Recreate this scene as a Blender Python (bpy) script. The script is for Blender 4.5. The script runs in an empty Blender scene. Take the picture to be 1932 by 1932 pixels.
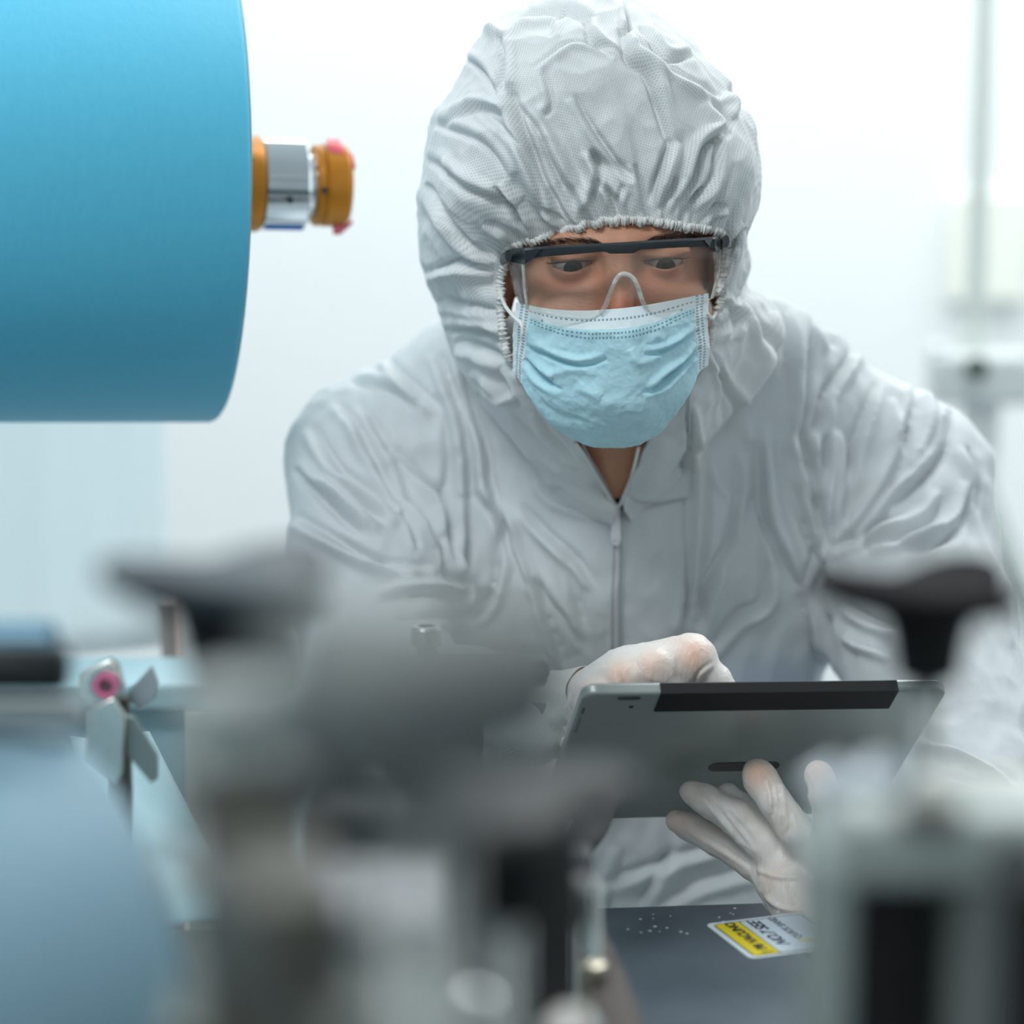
import bpy, bmesh, math, random
import numpy as np
from mathutils import Vector, Matrix, noise
from mathutils.bvhtree import BVHTree
random.seed(7); rng = np.random.RandomState(11)
PI = math.pi
S = bpy.context.scene
COL = S.collection
F = 4800.0; CC = 966.0
PITCH = math.radians(10.0); CAMZ = 1.55
cp_, sp_ = math.cos(PITCH), math.sin(PITCH)

# ---- measuring frame: x right, d away, z up, metres, tilted with the leaning view
def cpt(px, py, d):
    return np.array([(px-CC)/F*d, d, (CC-py)/F*d])
def to_world(a):
    a = np.asarray(a, dtype=float)
    x, d, z = a[..., 0], a[..., 1], a[..., 2]
    return np.stack([x, d*cp_ + z*sp_, CAMZ - d*sp_ + z*cp_], -1)
def from_world(a):
    a = np.asarray(a, dtype=float)
    x, y, z = a[..., 0], a[..., 1], a[..., 2]-CAMZ
    return np.stack([x, y*cp_ - z*sp_, y*sp_ + z*cp_], -1)
def W(px, py, d):
    return to_world(cpt(px, py, d))
def on_plane(px, py, h):
    """world point where the sight line meets the height h"""
    dirv = W(px, py, 1.0) - np.array([0, 0, CAMZ])
    t = (h-CAMZ)/dirv[2]
    return np.array([0, 0, CAMZ]) + dirv*t

# ---------------------------------------------------------------- objects
def mesh_obj(name, verts, faces, mat=None, parent=None, smooth=True, uv=None, mats=None, fm=None):
    me = bpy.data.meshes.new(name)
    verts = np.asarray(verts, dtype=np.float64)
    if isinstance(faces, np.ndarray):
        k = faces.shape[1]
        me.vertices.add(len(verts)); me.vertices.foreach_set('co', verts.astype(np.float32).ravel())
        me.loops.add(faces.size); me.loops.foreach_set('vertex_index', faces.astype(np.int32).ravel())
        me.polygons.add(len(faces))
        me.polygons.foreach_set('loop_start', np.arange(0, faces.size, k, dtype=np.int32))
        me.update(calc_edges=True)
    else:
        me.from_pydata([tuple(v) for v in verts], [], faces); me.update()
    if uv is not None:
        l = me.uv_layers.new(name='UVMap')
        vi = np.zeros(len(me.loops), dtype=np.int32); me.loops.foreach_get('vertex_index', vi)
        l.data.foreach_set('uv', np.asarray(uv, dtype=np.float32)[vi].ravel())
    for m in (mats or ([mat] if mat else [])): me.materials.append(m)
    if fm is not None: me.polygons.foreach_set('material_index', np.asarray(fm, dtype=np.int32))
    me.polygons.foreach_set('use_smooth', np.full(len(me.polygons), bool(smooth)))
    me.validate()
    o = bpy.data.objects.new(name, me); COL.objects.link(o)
    if parent is not None: o.parent = parent
    return o
def bm_obj(name, bm, mat=None, parent=None, smooth=True, angle=35, bevel=0.0, mats=None):
    me = bpy.data.meshes.new(name)
    bmesh.ops.recalc_face_normals(bm, faces=bm.faces)
    bm.to_mesh(me); bm.free()
    for m in (mats or ([mat] if mat else [])): me.materials.append(m)
    o = bpy.data.objects.new(name, me); COL.objects.link(o)
    if parent is not None: o.parent = parent
    if bevel > 0:
        b = o.modifiers.new('bevel', 'BEVEL'); b.width = bevel; b.segments = 3; b.limit_method = 'ANGLE'; b.angle_limit = math.radians(40)
    if smooth:
        me.polygons.foreach_set('use_smooth', np.ones(len(me.polygons), dtype=bool))
        if hasattr(me, 'set_sharp_from_angle'): me.set_sharp_from_angle(angle=math.radians(angle))
    return o
def empty(name, loc):
    o = bpy.data.objects.new(name, None); COL.objects.link(o); o.location = tuple(loc); o.empty_display_size = .02
    bpy.context.view_layer.update()
    return o
def tag(o, label=None, cat=None, group=None, kind=None):
    if label: o['label'] = label
    if cat: o['category'] = cat
    if group: o['group'] = group
    if kind: o['kind'] = kind
    return o
def adopt(o, root):
    """parent without moving"""
    o.parent = root; o.matrix_parent_inverse = Matrix.Translation(Vector(root.location)).inverted()
    return o
def A(root, o): return adopt(o, root)
def copy_tree(o, parent=None):
    c = o.copy(); COL.objects.link(c); c.parent = parent
    for ch in list(o.children): copy_tree(ch, c)
    return c

# bmesh primitives in world space
def frame_from(axis, up=(0, 0, 1)):
    z = Vector(axis).normalized(); u = Vector(up)
    if abs(z.dot(u)) > .98: u = Vector((0, 1, 0))
    x = u.cross(z).normalized(); y = z.cross(x)
    return Matrix((x, y, z)).transposed()
def bm_box(bm, c, size, rot=None):
    r = bmesh.ops.create_cube(bm, size=1.0)
    M = Matrix.Translation(Vector(c)) @ ((rot or Matrix.Identity(3)).to_4x4()) @ Matrix.Diagonal(Vector((*size, 1)))
    bmesh.ops.transform(bm, matrix=M, verts=r['verts']); return r['verts']
def bm_lathe(bm, base, axis, prof, n=48, mat_index=0, up=(0, 0, 1), cap=True):
    """prof = list of (distance along axis, radius)"""
    R = frame_from(axis, up); base = Vector(base); rings = []
    for (h, r) in prof:
        if r < 1e-6: rings.append([bm.verts.new(base + R @ Vector((0, 0, h)))])
        else: rings.append([bm.verts.new(base + R @ Vector((r*math.cos(2*PI*i/n), r*math.sin(2*PI*i/n), h))) for i in range(n)])
    for a, b in zip(rings, rings[1:]):
        for i in range(n):
            j = (i+1) % n
            if len(a) == 1 and len(b) == 1: continue
            if len(a) == 1: f = bm.faces.new((a[0], b[i], b[j]))
            elif len(b) == 1: f = bm.faces.new((a[i], a[j], b[0]))
            else: f = bm.faces.new((a[i], a[j], b[j], b[i]))
            f.material_index = mat_index
    if not cap: bmesh.ops.remove_doubles(bm, verts=rings[0]+rings[-1], dist=1e-6); return
    if len(rings[0]) > 1: bm.faces.new(rings[0][::-1]).material_index = mat_index
    if len(rings[-1]) > 1: bm.faces.new(rings[-1]).material_index = mat_index
def bm_tube(bm, pts, r, n=10, cap=True, flat=1.0):
    pts = [Vector(p) for p in pts]; rr = r if hasattr(r, '__len__') else [r]*len(pts)
    prev = None; rings = []
    for i, p in enumerate(pts):
        t = (pts[min(i+1, len(pts)-1)] - pts[max(i-1, 0)]).normalized()
        if prev is None:
            u = Vector((0, 0, 1)) if abs(t.z) < .9 else Vector((0, 1, 0))
            x = u.cross(t).normalized()
        else: x = (prev - t*prev.dot(t)).normalized()
        y = t.cross(x); prev = x
        rings.append([bm.verts.new(p + x*rr[i]*math.cos(2*PI*k/n)*flat + y*rr[i]*math.sin(2*PI*k/n)) for k in range(n)])
    for a, b in zip(rings, rings[1:]):
        for i in range(n): bm.faces.new((a[i], a[(i+1) % n], b[(i+1) % n], b[i]))
    if cap: bm.faces.new(rings[0][::-1]); bm.faces.new(rings[-1])
def bm_prism(bm, outline, ext, both=False):
    """outline: 3D points in a plane, ext: extrusion vector"""
    e = Vector(ext); a = [bm.verts.new(Vector(p)) for p in outline]; b = [bm.verts.new(Vector(p)+e) for p in outline]
    bm.faces.new(a[::-1]); bm.faces.new(b); n = len(a)
    for i in range(n): bm.faces.new((a[i], a[(i+1) % n], b[(i+1) % n], b[i]))
def spline(pts, n, closed=False):
    """Catmull-Rom through pts (k x dim), n samples"""
    P = np.asarray(pts, dtype=float); k = len(P)
    if closed: t = np.arange(n)/n*k
    else: t = np.linspace(0, k-1-1e-9, n)
    i = np.floor(t).astype(int); f = (t-i)[:, None]
    g = (lambda j: P[j % k]) if closed else (lambda j: P[np.clip(j, 0, k-1)])
    p0, p1, p2, p3 = g(i-1), g(i), g(i+1), g(i+2)
    return .5*((2*p1)+(-p0+p2)*f+(2*p0-5*p1+4*p2-p3)*f*f+(-p0+3*p1-3*p2+p3)*f**3)

# ---------------------------------------------------------------- materials
def new_mat(name):
    m = bpy.data.materials.new(name); m.use_nodes = True; nt = m.node_tree
    return m, nt, nt.nodes['Principled BSDF']
def mat(name, col, rough=.5, metal=0.0, var=0.0, vscale=40, bump=0.0, bscale=200, spec=.5, sss=0.0, coat=0.0, stretch=None):
    m, nt, p = new_mat(name); N, L = nt.nodes, nt.links
    p.inputs['Base Color'].default_value = (*col, 1); p.inputs['Roughness'].default_value = rough
    p.inputs['Metallic'].default_value = metal; p.inputs['Specular IOR Level'].default_value = spec
    p.inputs['Coat Weight'].default_value = coat
    if sss: p.inputs['Subsurface Weight'].default_value = sss; p.inputs['Subsurface Scale'].default_value = .004
    tc = N.new('ShaderNodeTexCoord'); mp = N.new('ShaderNodeMapping'); L.new(tc.outputs['Object'], mp.inputs['Vector'])
    if stretch: mp.inputs['Scale'].default_value = stretch
    nz = N.new('ShaderNodeTexNoise'); nz.inputs['Scale'].default_value = vscale; nz.inputs['Detail'].default_value = 5
    L.new(mp.outputs[0], nz.inputs['Vector'])
    v = var if var else .03
    rm = N.new('ShaderNodeMix'); rm.data_type = 'RGBA'; rm.blend_type = 'MIX'
    rm.inputs['A'].default_value = (*[max(0, c*(1-v)) for c in col], 1); rm.inputs['B'].default_value = (*[min(1, c*(1+v)) for c in col], 1)
    L.new(nz.outputs['Fac'], rm.inputs['Factor']); L.new(rm.outputs['Result'], p.inputs['Base Color'])
    if bump:
        n2 = N.new('ShaderNodeTexNoise'); n2.inputs['Scale'].default_value = bscale; n2.inputs['Detail'].default_value = 6
        L.new(mp.outputs[0], n2.inputs['Vector'])
        b = N.new('ShaderNodeBump'); b.inputs['Strength'].default_value = bump; b.inputs['Distance'].default_value = .001
        L.new(n2.outputs['Fac'], b.inputs['Height']); L.new(b.outputs[0], p.inputs['Normal'])
    return m

# ---------------------------------------------------------------- implicit surfaces
class Field:
    def __init__(s, lo, hi, h):
        s.lo = np.array(lo, float); s.h = h; s.n = np.ceil((np.array(hi)-s.lo)/h).astype(int)+1
        s.f = np.full(s.n, .2, np.float32)
    def win(s, lo, hi, pad):
        a = np.clip(np.floor((np.array(lo)-pad-s.lo)/s.h).astype(int), 0, s.n-1)
        b = np.clip(np.ceil((np.array(hi)+pad-s.lo)/s.h).astype(int)+1, 1, s.n)
        if (b <= a).any(): return None, None
        sl = tuple(slice(i, j) for i, j in zip(a, b))
        ax = [(s.lo[k]+s.h*np.arange(a[k], b[k])).astype(np.float32) for k in range(3)]
        return sl, (ax[0][:, None, None], ax[1][None, :, None], ax[2][None, None, :])
    @staticmethod
    def smin(a, b, k):
        if k <= 0: return np.minimum(a, b)
        h = np.clip(.5+.5*(b-a)/k, 0, 1); return b*(1-h)+a*h-k*h*(1-h)
    def cap(s, p, q, ra, rb, k=.01, sub=False, sq=(1, 1, 1)):
        p = np.array(p, float); q = np.array(q, float); pad = k*1.5+.012
        R = max(ra, rb)
        sl, G = s.win(np.minimum(p, q)-R, np.maximum(p, q)+R, pad)
        if sl is None: return
        ba = q-p; L = max((ba**2).sum(), 1e-9)
        t = np.clip(sum((G[i]-p[i])*ba[i] for i in range(3))/L, 0, 1)
        d = np.sqrt(sum(((G[i]-p[i]-t*ba[i])/sq[i])**2 for i in range(3)))-(ra+(rb-ra)*t)
        s.put(sl, d.astype(np.float32), k, sub)
    def ell(s, c, r, k=.01, sub=False, R=None):
        c = np.array(c, float); r = np.array(r, float); m = r.max()
        sl, G = s.win(c-m, c+m, k*1.5+.012)
        if sl is None: return
        D = [G[i]-c[i] for i in range(3)]
        if R is not None: D = [D[0]*R[j][0]+D[1]*R[j][1]+D[2]*R[j][2] for j in range(3)]
        q = np.sqrt(sum((D[i]/r[i])**2 for i in range(3))); g = np.sqrt(sum((D[i]/r[i]**2)**2 for i in range(3)))+1e-6
        s.put(sl, (q*(q-1)/g).astype(np.float32), k, sub)
    def put(s, sl, d, k, sub):
        if sub: s.f[sl] = -s.smin(-s.f[sl], d, k)
        else: s.f[sl] = s.smin(s.f[sl], d, k)
    def chain(s, pts, k=.01, kj=.004, sq=(1, 1, 1)):
        for i in range(len(pts)-1):
            (p, a), (q, b) = pts[i], pts[i+1]; s.cap(p, q, a, b, k if i == 0 else kj, sq=sq)
    def mesh(s, smooth=2):
        f = s.f; neg = f < 0
        c = [neg[i:f.shape[0]-1+i, j:f.shape[1]-1+j, k:f.shape[2]-1+k] for i in (0, 1) for j in (0, 1) for k in (0, 1)]
        cnt = sum(x.astype(np.int8) for x in c); act = (cnt > 0) & (cnt < 8)
        idx = np.full(act.shape, -1, np.int64); I = np.argwhere(act); idx[act] = np.arange(len(I))
        acc = np.zeros((len(I), 3)); num = np.zeros(len(I))
        offs = [(i, j, k) for i in (0, 1) for j in (0, 1) for k in (0, 1)]
        val = {o: f[I[:, 0]+o[0], I[:, 1]+o[1], I[:, 2]+o[2]].astype(float) for o in offs}
        for o in offs:
            for ax in range(3):
                if o[ax]: continue
                o2 = list(o); o2[ax] = 1; o2 = tuple(o2); a, b = val[o], val[o2]
                m = (a < 0) != (b < 0); t = np.where(m, a/np.where(m, a-b, 1), 0)
                for q in range(3): acc[:, q] += np.where(m, o[q]+(t if q == ax else 0), 0)
                num += m
        V = s.lo+s.h*(I+acc/num[:, None])
        faces = []
        for ax in range(3):
            a1, a2 = (ax+1) % 3, (ax+2) % 3
            sa = [slice(1, -1)]*3; sa[ax] = slice(0, -1); sb = list(sa); sb[ax] = slice(1, None)
            A0, B0 = neg[tuple(sa)], neg[tuple(sb)]
            for flip, m in ((0, A0 & ~B0), (1, ~A0 & B0)):
                E = np.argwhere(m)
                if not len(E): continue
                E = E.copy(); 
                for q in range(3):
                    if q != ax: E[:, q] += 1
                def g(d1, d2):
                    J = E.copy(); J[:, a1] -= d1; J[:, a2] -= d2; return idx[J[:, 0], J[:, 1], J[:, 2]]
                Q = np.stack([g(0, 0), g(1, 0), g(1, 1), g(0, 1)], 1)
                faces.append(Q[:, ::-1] if flip else Q)
        Fq = np.concatenate(faces); Fq = Fq[(Fq >= 0).all(1)]
        for _ in range(smooth): V = lap(V, Fq, .5); V = lap(V, Fq, -.5) if _ % 2 else V
        return V, Fq
def lap(V, Q, a):
    s = np.zeros_like(V); n = np.zeros(len(V)); k = Q.shape[1]
    for i in range(k):
        u, v = Q[:, i], Q[:, (i+1) % k]
        for q in range(3): s[:, q] += np.bincount(u, V[v, q], len(V))+np.bincount(v, V[u, q], len(V))
        n += np.bincount(u, minlength=len(V))+np.bincount(v, minlength=len(V))
    return V+a*(s/np.maximum(n, 1)[:, None]-V)
def normals(V, Q):
    n = np.cross(V[Q[:, 2]]-V[Q[:, 0]], V[Q[:, 3]]-V[Q[:, 1]]); N = np.zeros_like(V)
    for i in range(4):
        for q in range(3): N[:, q] += np.bincount(Q[:, i], n[:, q], len(V))
    return N/np.maximum(np.linalg.norm(N, axis=1), 1e-12)[:, None]
def px_of(V):
    return np.stack([CC+F*V[:, 0]/V[:, 1], CC-F*V[:, 2]/V[:, 1]], 1)
def folds(P, specs):
    """height field from creases: spec=(points, width, height, side) on the cloth's own face coordinates"""
    out = np.zeros(len(P))
    for pts, w, h, side in specs:
        C = spline(pts, max(8, 5*len(pts))); reach = 4.2*w
        m = (P[:, 0] > C[:, 0].min()-reach) & (P[:, 0] < C[:, 0].max()+reach) & (P[:, 1] > C[:, 1].min()-reach) & (P[:, 1] < C[:, 1].max()+reach)
        if not m.any(): continue
        p = P[m]; best = np.full(len(p), 1e9); sg = np.zeros(len(p)); tt = np.zeros(len(p)); n = len(C)-1
        for i in range(n):
            a, b = C[i], C[i+1]; e = b-a; L = max((e**2).sum(), 1e-9)
            t = np.clip(((p-a)@e)/L, 0, 1); dd = p-a-t[:, None]*e; d = np.hypot(dd[:, 0], dd[:, 1])
            u = d < best; best = np.where(u, d, best); tt = np.where(u, (i+t)/n, tt)
            sg = np.where(u, np.sign(e[0]*dd[:, 1]-e[1]*dd[:, 0]), sg)
        s = best*sg; tap = np.clip(np.sin(PI*np.clip(tt, 0, 1)), 0, 1)**.6
        if side == 0: pr = np.exp(-(s/w)**2)
        else: pr = .75*np.exp(-((s-side*.75*w)/(.75*w))**2)-np.exp(-((s+side*.55*w)/(.45*w))**2)*.85
        out[m] += h*tap*pr
    return out
def nz3(P, sc, oct=3, ridged=False):
    out = np.empty(len(P))
    for i, p in enumerate(P):
        v = Vector((p[0]*sc, p[1]*sc, p[2]*sc)); a = 1.0; t = 0.0
        for _ in range(oct):
            x = noise.noise(v); t += a*((1-2*abs(x))-.5 if ridged else x); a *= .5; v = v*2.03
        out[i] = t
    return out
# ================================================================ person
# materials of cloth, skin, glove
def cloth_mat(name, col, dots=True, pitch=.00165, rough=.75, trans=.12):
    m, nt, p = new_mat(name); N, L = nt.nodes, nt.links
    p.inputs['Roughness'].default_value = rough; p.inputs['Specular IOR Level'].default_value = .25
    p.inputs['Sheen Weight'].default_value = .15
    uv = N.new('ShaderNodeUVMap'); mp = N.new('ShaderNodeMapping'); mp.inputs['Rotation'].default_value = (0, 0, .25)
    L.new(uv.outputs[0], mp.inputs['Vector'])
    vo = N.new('ShaderNodeTexVoronoi'); vo.inputs['Scale'].default_value = 1/pitch; vo.inputs['Randomness'].default_value = .12
    vo.voronoi_dimensions = '2D'
    L.new(mp.outputs[0], vo.inputs['Vector'])
    mr = N.new('ShaderNodeMapRange'); mr.inputs['From Min'].default_value = .12; mr.inputs['From Max'].default_value = .38
    L.new(vo.outputs['Distance'], mr.inputs['Value'])
    pa = N.new('ShaderNodeAttribute'); pa.attribute_name = 'plain'; mm = N.new('ShaderNodeMath'); mm.operation = 'MAXIMUM'; L.new(mr.outputs[0], mm.inputs[0]); L.new(pa.outputs['Fac'], mm.inputs[1]); mr = mm
    tc = N.new('ShaderNodeTexCoord')
    n1 = N.new('ShaderNodeTexNoise'); n1.inputs['Scale'].default_value = 14; n1.inputs['Detail'].default_value = 8; n1.inputs['Roughness'].default_value = .65
    L.new(tc.outputs['Object'], n1.inputs['Vector'])
    mx = N.new('ShaderNodeMix'); mx.data_type = 'RGBA'
    mx.inputs['A'].default_value = (*[c*(.74 if dots else .95) for c in col], 1); mx.inputs['B'].default_value = (*col, 1)
    L.new(mr.outputs[0], mx.inputs['Factor'])
    m2 = N.new('ShaderNodeMix'); m2.data_type = 'RGBA'; m2.blend_type = 'MULTIPLY'; m2.inputs['Factor'].default_value = 1
    rp = N.new('ShaderNodeMapRange'); rp.inputs['To Min'].default_value = .93; rp.inputs['To Max'].default_value = 1.03
    L.new(n1.outputs['Fac'], rp.inputs['Value']); L.new(mx.outputs['Result'], m2.inputs['A']); L.new(rp.outputs[0], m2.inputs['B'])
    at = N.new('ShaderNodeAttribute'); at.attribute_name = 'under'; m3 = N.new('ShaderNodeMix'); m3.data_type = 'RGBA'; m3.inputs['B'].default_value = (.22, .33, .52, 1)
    L.new(m2.outputs['Result'], m3.inputs['A']); L.new(at.outputs['Fac'], m3.inputs['Factor']); m2 = m3
    L.new(m2.outputs['Result'], p.inputs['Base Color'])
    b = N.new('ShaderNodeBump'); b.inputs['Strength'].default_value = .5; b.inputs['Distance'].default_value = .0002
    L.new(mr.outputs[0], b.inputs['Height'])
    n2 = N.new('ShaderNodeTexNoise'); n2.inputs['Scale'].default_value = 60; n2.inputs['Detail'].default_value = 4
    L.new(tc.outputs['Object'], n2.inputs['Vector'])
    b2 = N.new('ShaderNodeBump'); b2.inputs['Strength'].default_value = .35; b2.inputs['Distance'].default_value = .002
    L.new(n2.outputs['Fac'], b2.inputs['Height']); L.new(b.outputs[0], b2.inputs['Normal']); L.new(b2.outputs[0], p.inputs['Normal'])
    tr = N.new('ShaderNodeBsdfTranslucent'); L.new(m2.outputs['Result'], tr.inputs['Color']); L.new(b2.outputs[0], tr.inputs['Normal'])
    ms = N.new('ShaderNodeMixShader'); ms.inputs['Fac'].default_value = trans
    L.new(p.outputs[0], ms.inputs[1]); L.new(tr.outputs[0], ms.inputs[2]); L.new(ms.outputs[0], N['Material Output'].inputs['Surface'])
    return m
M_HOOD = cloth_mat('white_nonwoven_hood', (.86, .89, .90))
M_SUIT = cloth_mat('white_nonwoven_suit', (.80, .84, .86), pitch=.0013)
M_ELAS = mat('white_elastic_edge', (.86, .86, .84), .85, bump=.6, bscale=900)
M_ZIP = mat('white_zip', (.8, .8, .84), .45)
M_SEAM = mat('seam_grey', (.42, .46, .47), .7)

def skin_mat():
    m, nt, p = new_mat('tan_skin'); N, L = nt.nodes, nt.links
    p.inputs['Roughness'].default_value = .46; p.inputs['Subsurface Weight'].default_value = .12; p.inputs['Subsurface Scale'].default_value = .004
    p.inputs['Subsurface Radius'].default_value = (1, .35, .2)
    tc = N.new('ShaderNodeTexCoord')
    at = N.new('ShaderNodeAttribute'); at.attribute_name = 'tone'
    n1 = N.new('ShaderNodeTexNoise'); n1.inputs['Scale'].default_value = 90; n1.inputs['Detail'].default_value = 6
    L.new(tc.outputs['Object'], n1.inputs['Vector'])
    base = N.new('ShaderNodeMix'); base.data_type = 'RGBA'; base.inputs['A'].default_value = (.52, .235, .145, 1); base.inputs['B'].default_value = (.66, .345, .22, 1)
    L.new(n1.outputs['Fac'], base.inputs['Factor'])
    red = N.new('ShaderNodeMix'); red.data_type = 'RGBA'; red.inputs['B'].default_value = (.60, .15, .10, 1)
    L.new(base.outputs['Result'], red.inputs['A']); L.new(at.outputs['Fac'], red.inputs['Factor'])
    stub = N.new('ShaderNodeAttribute'); stub.attribute_name = 'stubble'
    dk = N.new('ShaderNodeMix'); dk.data_type = 'RGBA'; dk.inputs['B'].default_value = (.16, .09, .07, 1)
    L.new(red.outputs['Result'], dk.inputs['A'])
    vs = N.new('ShaderNodeTexNoise'); vs.inputs['Scale'].default_value = 900; L.new(tc.outputs['Object'], vs.inputs['Vector'])
    mu = N.new('ShaderNodeMath'); mu.operation = 'MULTIPLY'; L.new(vs.outputs['Fac'], mu.inputs[0]); L.new(stub.outputs['Fac'], mu.inputs[1])
    L.new(mu.outputs[0], dk.inputs['Factor']); L.new(dk.outputs['Result'], p.inputs['Base Color'])
    n2 = N.new('ShaderNodeTexNoise'); n2.inputs['Scale'].default_value = 420; n2.inputs['Detail'].default_value = 4
    mp = N.new('ShaderNodeMapping'); mp.inputs['Scale'].default_value = (.55, 1, 1.4); L.new(tc.outputs['Object'], mp.inputs['Vector']); L.new(mp.outputs[0], n2.inputs['Vector'])
    b = N.new('ShaderNodeBump'); b.inputs['Strength'].default_value = .45; b.inputs['Distance'].default_value = .0008
    L.new(n2.outputs['Fac'], b.inputs['Height']); L.new(b.outputs[0], p.inputs['Normal'])
    return m
M_SKIN = skin_mat()

person = empty('person', (0.04, 2.12, 0.0))
tag(person, 'person in white hooded coverall, clear glasses and blue face mask leaning over a tablet', 'person')

# ---------------------------------------------------------------- head frame
O = cpt(1169, 497, 1.705)
roll = math.radians(2.6); pitch_h = math.radians(15); yaw = math.radians(3)
fv = np.array([math.sin(yaw)*math.cos(pitch_h), -math.cos(yaw)*math.cos(pitch_h), -math.sin(pitch_h)])
r0 = np.array([math.cos(roll), 0, math.sin(roll)]); rv = r0-fv*(r0@fv); rv /= np.linalg.norm(rv); uvv = np.cross(rv, fv); uvv /= np.linalg.norm(uvv)
if uvv[2] < 0: uvv = -uvv
HM = np.stack([rv, fv, uvv])          # rows: local axes in measuring frame
def to_loc(c): return (np.asarray(c)-O) @ HM.T
def from_loc(l): return O+np.asarray(l) @ HM
def ray_to(px, py, g, d0=1.69, it=14):
    """depth on the sight line where head-local y = g(x, z)"""
    px = np.atleast_1d(np.asarray(px, float)); py = np.atleast_1d(np.asarray(py, float)); d = np.full(px.shape, d0)
    for _ in range(it):
        l = to_loc(np.stack([(px-CC)/F*d, d, (CC-py)/F*d], -1)); d = d+np.clip((l[..., 1]-g(l[..., 0], l[..., 2]))*.9, -.02, .02)
    return np.stack([(px-CC)/F*d, d, (CC-py)/F*d], -1)

# face (head-local metres)
fh = Field((-.088, -.15, -.19), (.088, .036, .085), .0013)
K = .012
fh.ell((0, -.092, .018), (.072, .086, .080), K)
fh.ell((0, -.066, -.035), (.064, .068, .075), .02)
fh.ell((0, -.052, -.088), (.045, .050, .035), .02)
fh.cap((-.036, -.012, .013), (-.008, -.006, .011), .0085, .0085, .012); fh.cap((.036, -.012, .013), (.008, -.006, .011), .0085, .0085, .012)
for s in (-1, 1):
    fh.ell((s*.033, -.0005, -.001), (.021, .012, .0135), .010, sub=True)
    fh.ell((s*.040, -.022, -.040), (.024, .021, .021), .016)
fh.cap((0, -.004, .002), (0, .014, -.044), .0062, .0095, .010)
fh.ell((0, .012, -.047), (.0125, .0115, .010), .008)
for s in (-1, 1): fh.ell((s*.013, .002, -.050), (.0075, .010, .0075), .006)
fh.cap((-.018, -.006, -.074), (.018, -.006, -.074), .0075, .0075, .008)
fh.ell((0, -.008, -.106), (.018, .013, .014), .012)
for s in (-1, 1): fh.ell((s*.075, -.085, -.02), (.008, .016, .030), .006)
EY = {}
for s, (ex, ey) in ((-1, (1078, 501)), (1, (1257, 497.5))):
    c = ray_to(ex, ey, lambda x, z: x*0-.0045)[0]; l = to_loc(c); E = np.array([l[0], l[1]-.0120, l[2]+.0005]); EY[s] = E
    fh.ell(E, (.0141, .0141, .0141), .0055)
    fh.cap(E+np.array([-.0145, .0095, .0072]), E+np.array([.0145, .0095, .0072]), .0028, .0028, .004)
    # almond opening between the lids
    sl, G = fh.win(E-.018, E+.018, .002)
    x = G[0]-E[0]; z = G[2]-E[2]-(.0006 if s > 0 else 0)-s*0*x; y = G[1]-E[1]
    up = .0026*np.clip(1-(np.abs(x)/.0150)**2.2, -1, 1); dn = -.0048*np.clip(1-(np.abs(x)/.0150)**1.8, -1, 1)
    op = np.maximum(z-up, dn-z)*.75; op = np.maximum(op, np.sqrt(x*x+y*y+z*z)-.0185); op = np.maximum(op, .003-y)+0*y
    fh.put(sl, op.astype(np.float32), .0012, True)
# neck down into the collar
nb = to_loc(cpt(1155, 960, 1.93)); fh.chain([((0, -.085, -.080), .048), (nb, .047)], .015)
V, Q = fh.mesh(2)
red = np.exp(-(((V-np.array([0, .018, -.040]))/np.array([.016, .02, .022]))**2).sum(1))*.75
for s in (-1, 1):
    red = np.maximum(red, .35*np.exp(-(((V-np.array([s*.033, 0, -.012]))/np.array([.022, .03, .008]))**2).sum(1)))
stb = np.clip((-.030-V[:, 2])/.03, 0, 1)*np.clip((np.abs(V[:, 0])-.035)/.02, 0, 1)
# forehead creases and lid creases as real relief
fol = 0
for z0, a in ((.030, .0006), (.038, .0007), (.046, .0006), (.022, .0004)):
    fol = fol-a*np.exp(-((V[:, 2]-z0-.004*np.sin(V[:, 0]*60+z0*90))/.0013)**2)*(V[:, 1] > -.05)
NV = normals(V, Q); V = V+NV*np.asarray(fol)[:, None]
body = mesh_obj('body', to_world(from_loc(V)), Q[:, ::-1] if np.linalg.det(HM) < 0 else Q, M_SKIN)
for nm, arr in (('tone', red), ('stubble', stb)):
    at = body.data.attributes.new(nm, 'FLOAT', 'POINT'); at.data.foreach_set('value', arr.astype(np.float32))
A(person, body)

# eyes
def eye_mat():
    m, nt, p = new_mat('eye'); N, L = nt.nodes, nt.links
    p.inputs['Roughness'].default_value = .10; p.inputs['Specular IOR Level'].default_value = .25
    tc = N.new('ShaderNodeTexCoord'); sp = N.new('ShaderNodeVectorMath'); sp.operation = 'LENGTH'
    mp = N.new('ShaderNodeMapping'); mp.inputs['Scale'].default_value = (1, 1, 0); L.new(tc.outputs['Object'], mp.inputs['Vector']); L.new(mp.outputs[0], sp.inputs[0])
    cr = N.new('ShaderNodeValToRGB'); e = cr.color_ramp; e.elements[0].position = .0; e.elements[0].color = (.004, .003, .003, 1)
    e.elements[1].position = 1; e.elements[1].color = (.38, .30, .28, 1)
    for pos, c in ((.20, (.004, .003, .003, 1)), (.25, (.024, .013, .010, 1)), (.44, (.03, .018, .014, 1)), (.51, (.012, .009, .008, 1)), (.56, (.34, .28, .26, 1))):
        q = e.elements.new(pos); q.color = c
    mr = N.new('ShaderNodeMapRange'); mr.inputs['From Max'].default_value = .0122; L.new(sp.outputs['Value'], mr.inputs['Value'])
    L.new(mr.outputs[0], cr.inputs[0]); L.new(cr.outputs[0], p.inputs['Base Color']); return m
M_EYE = eye_mat()
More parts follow.
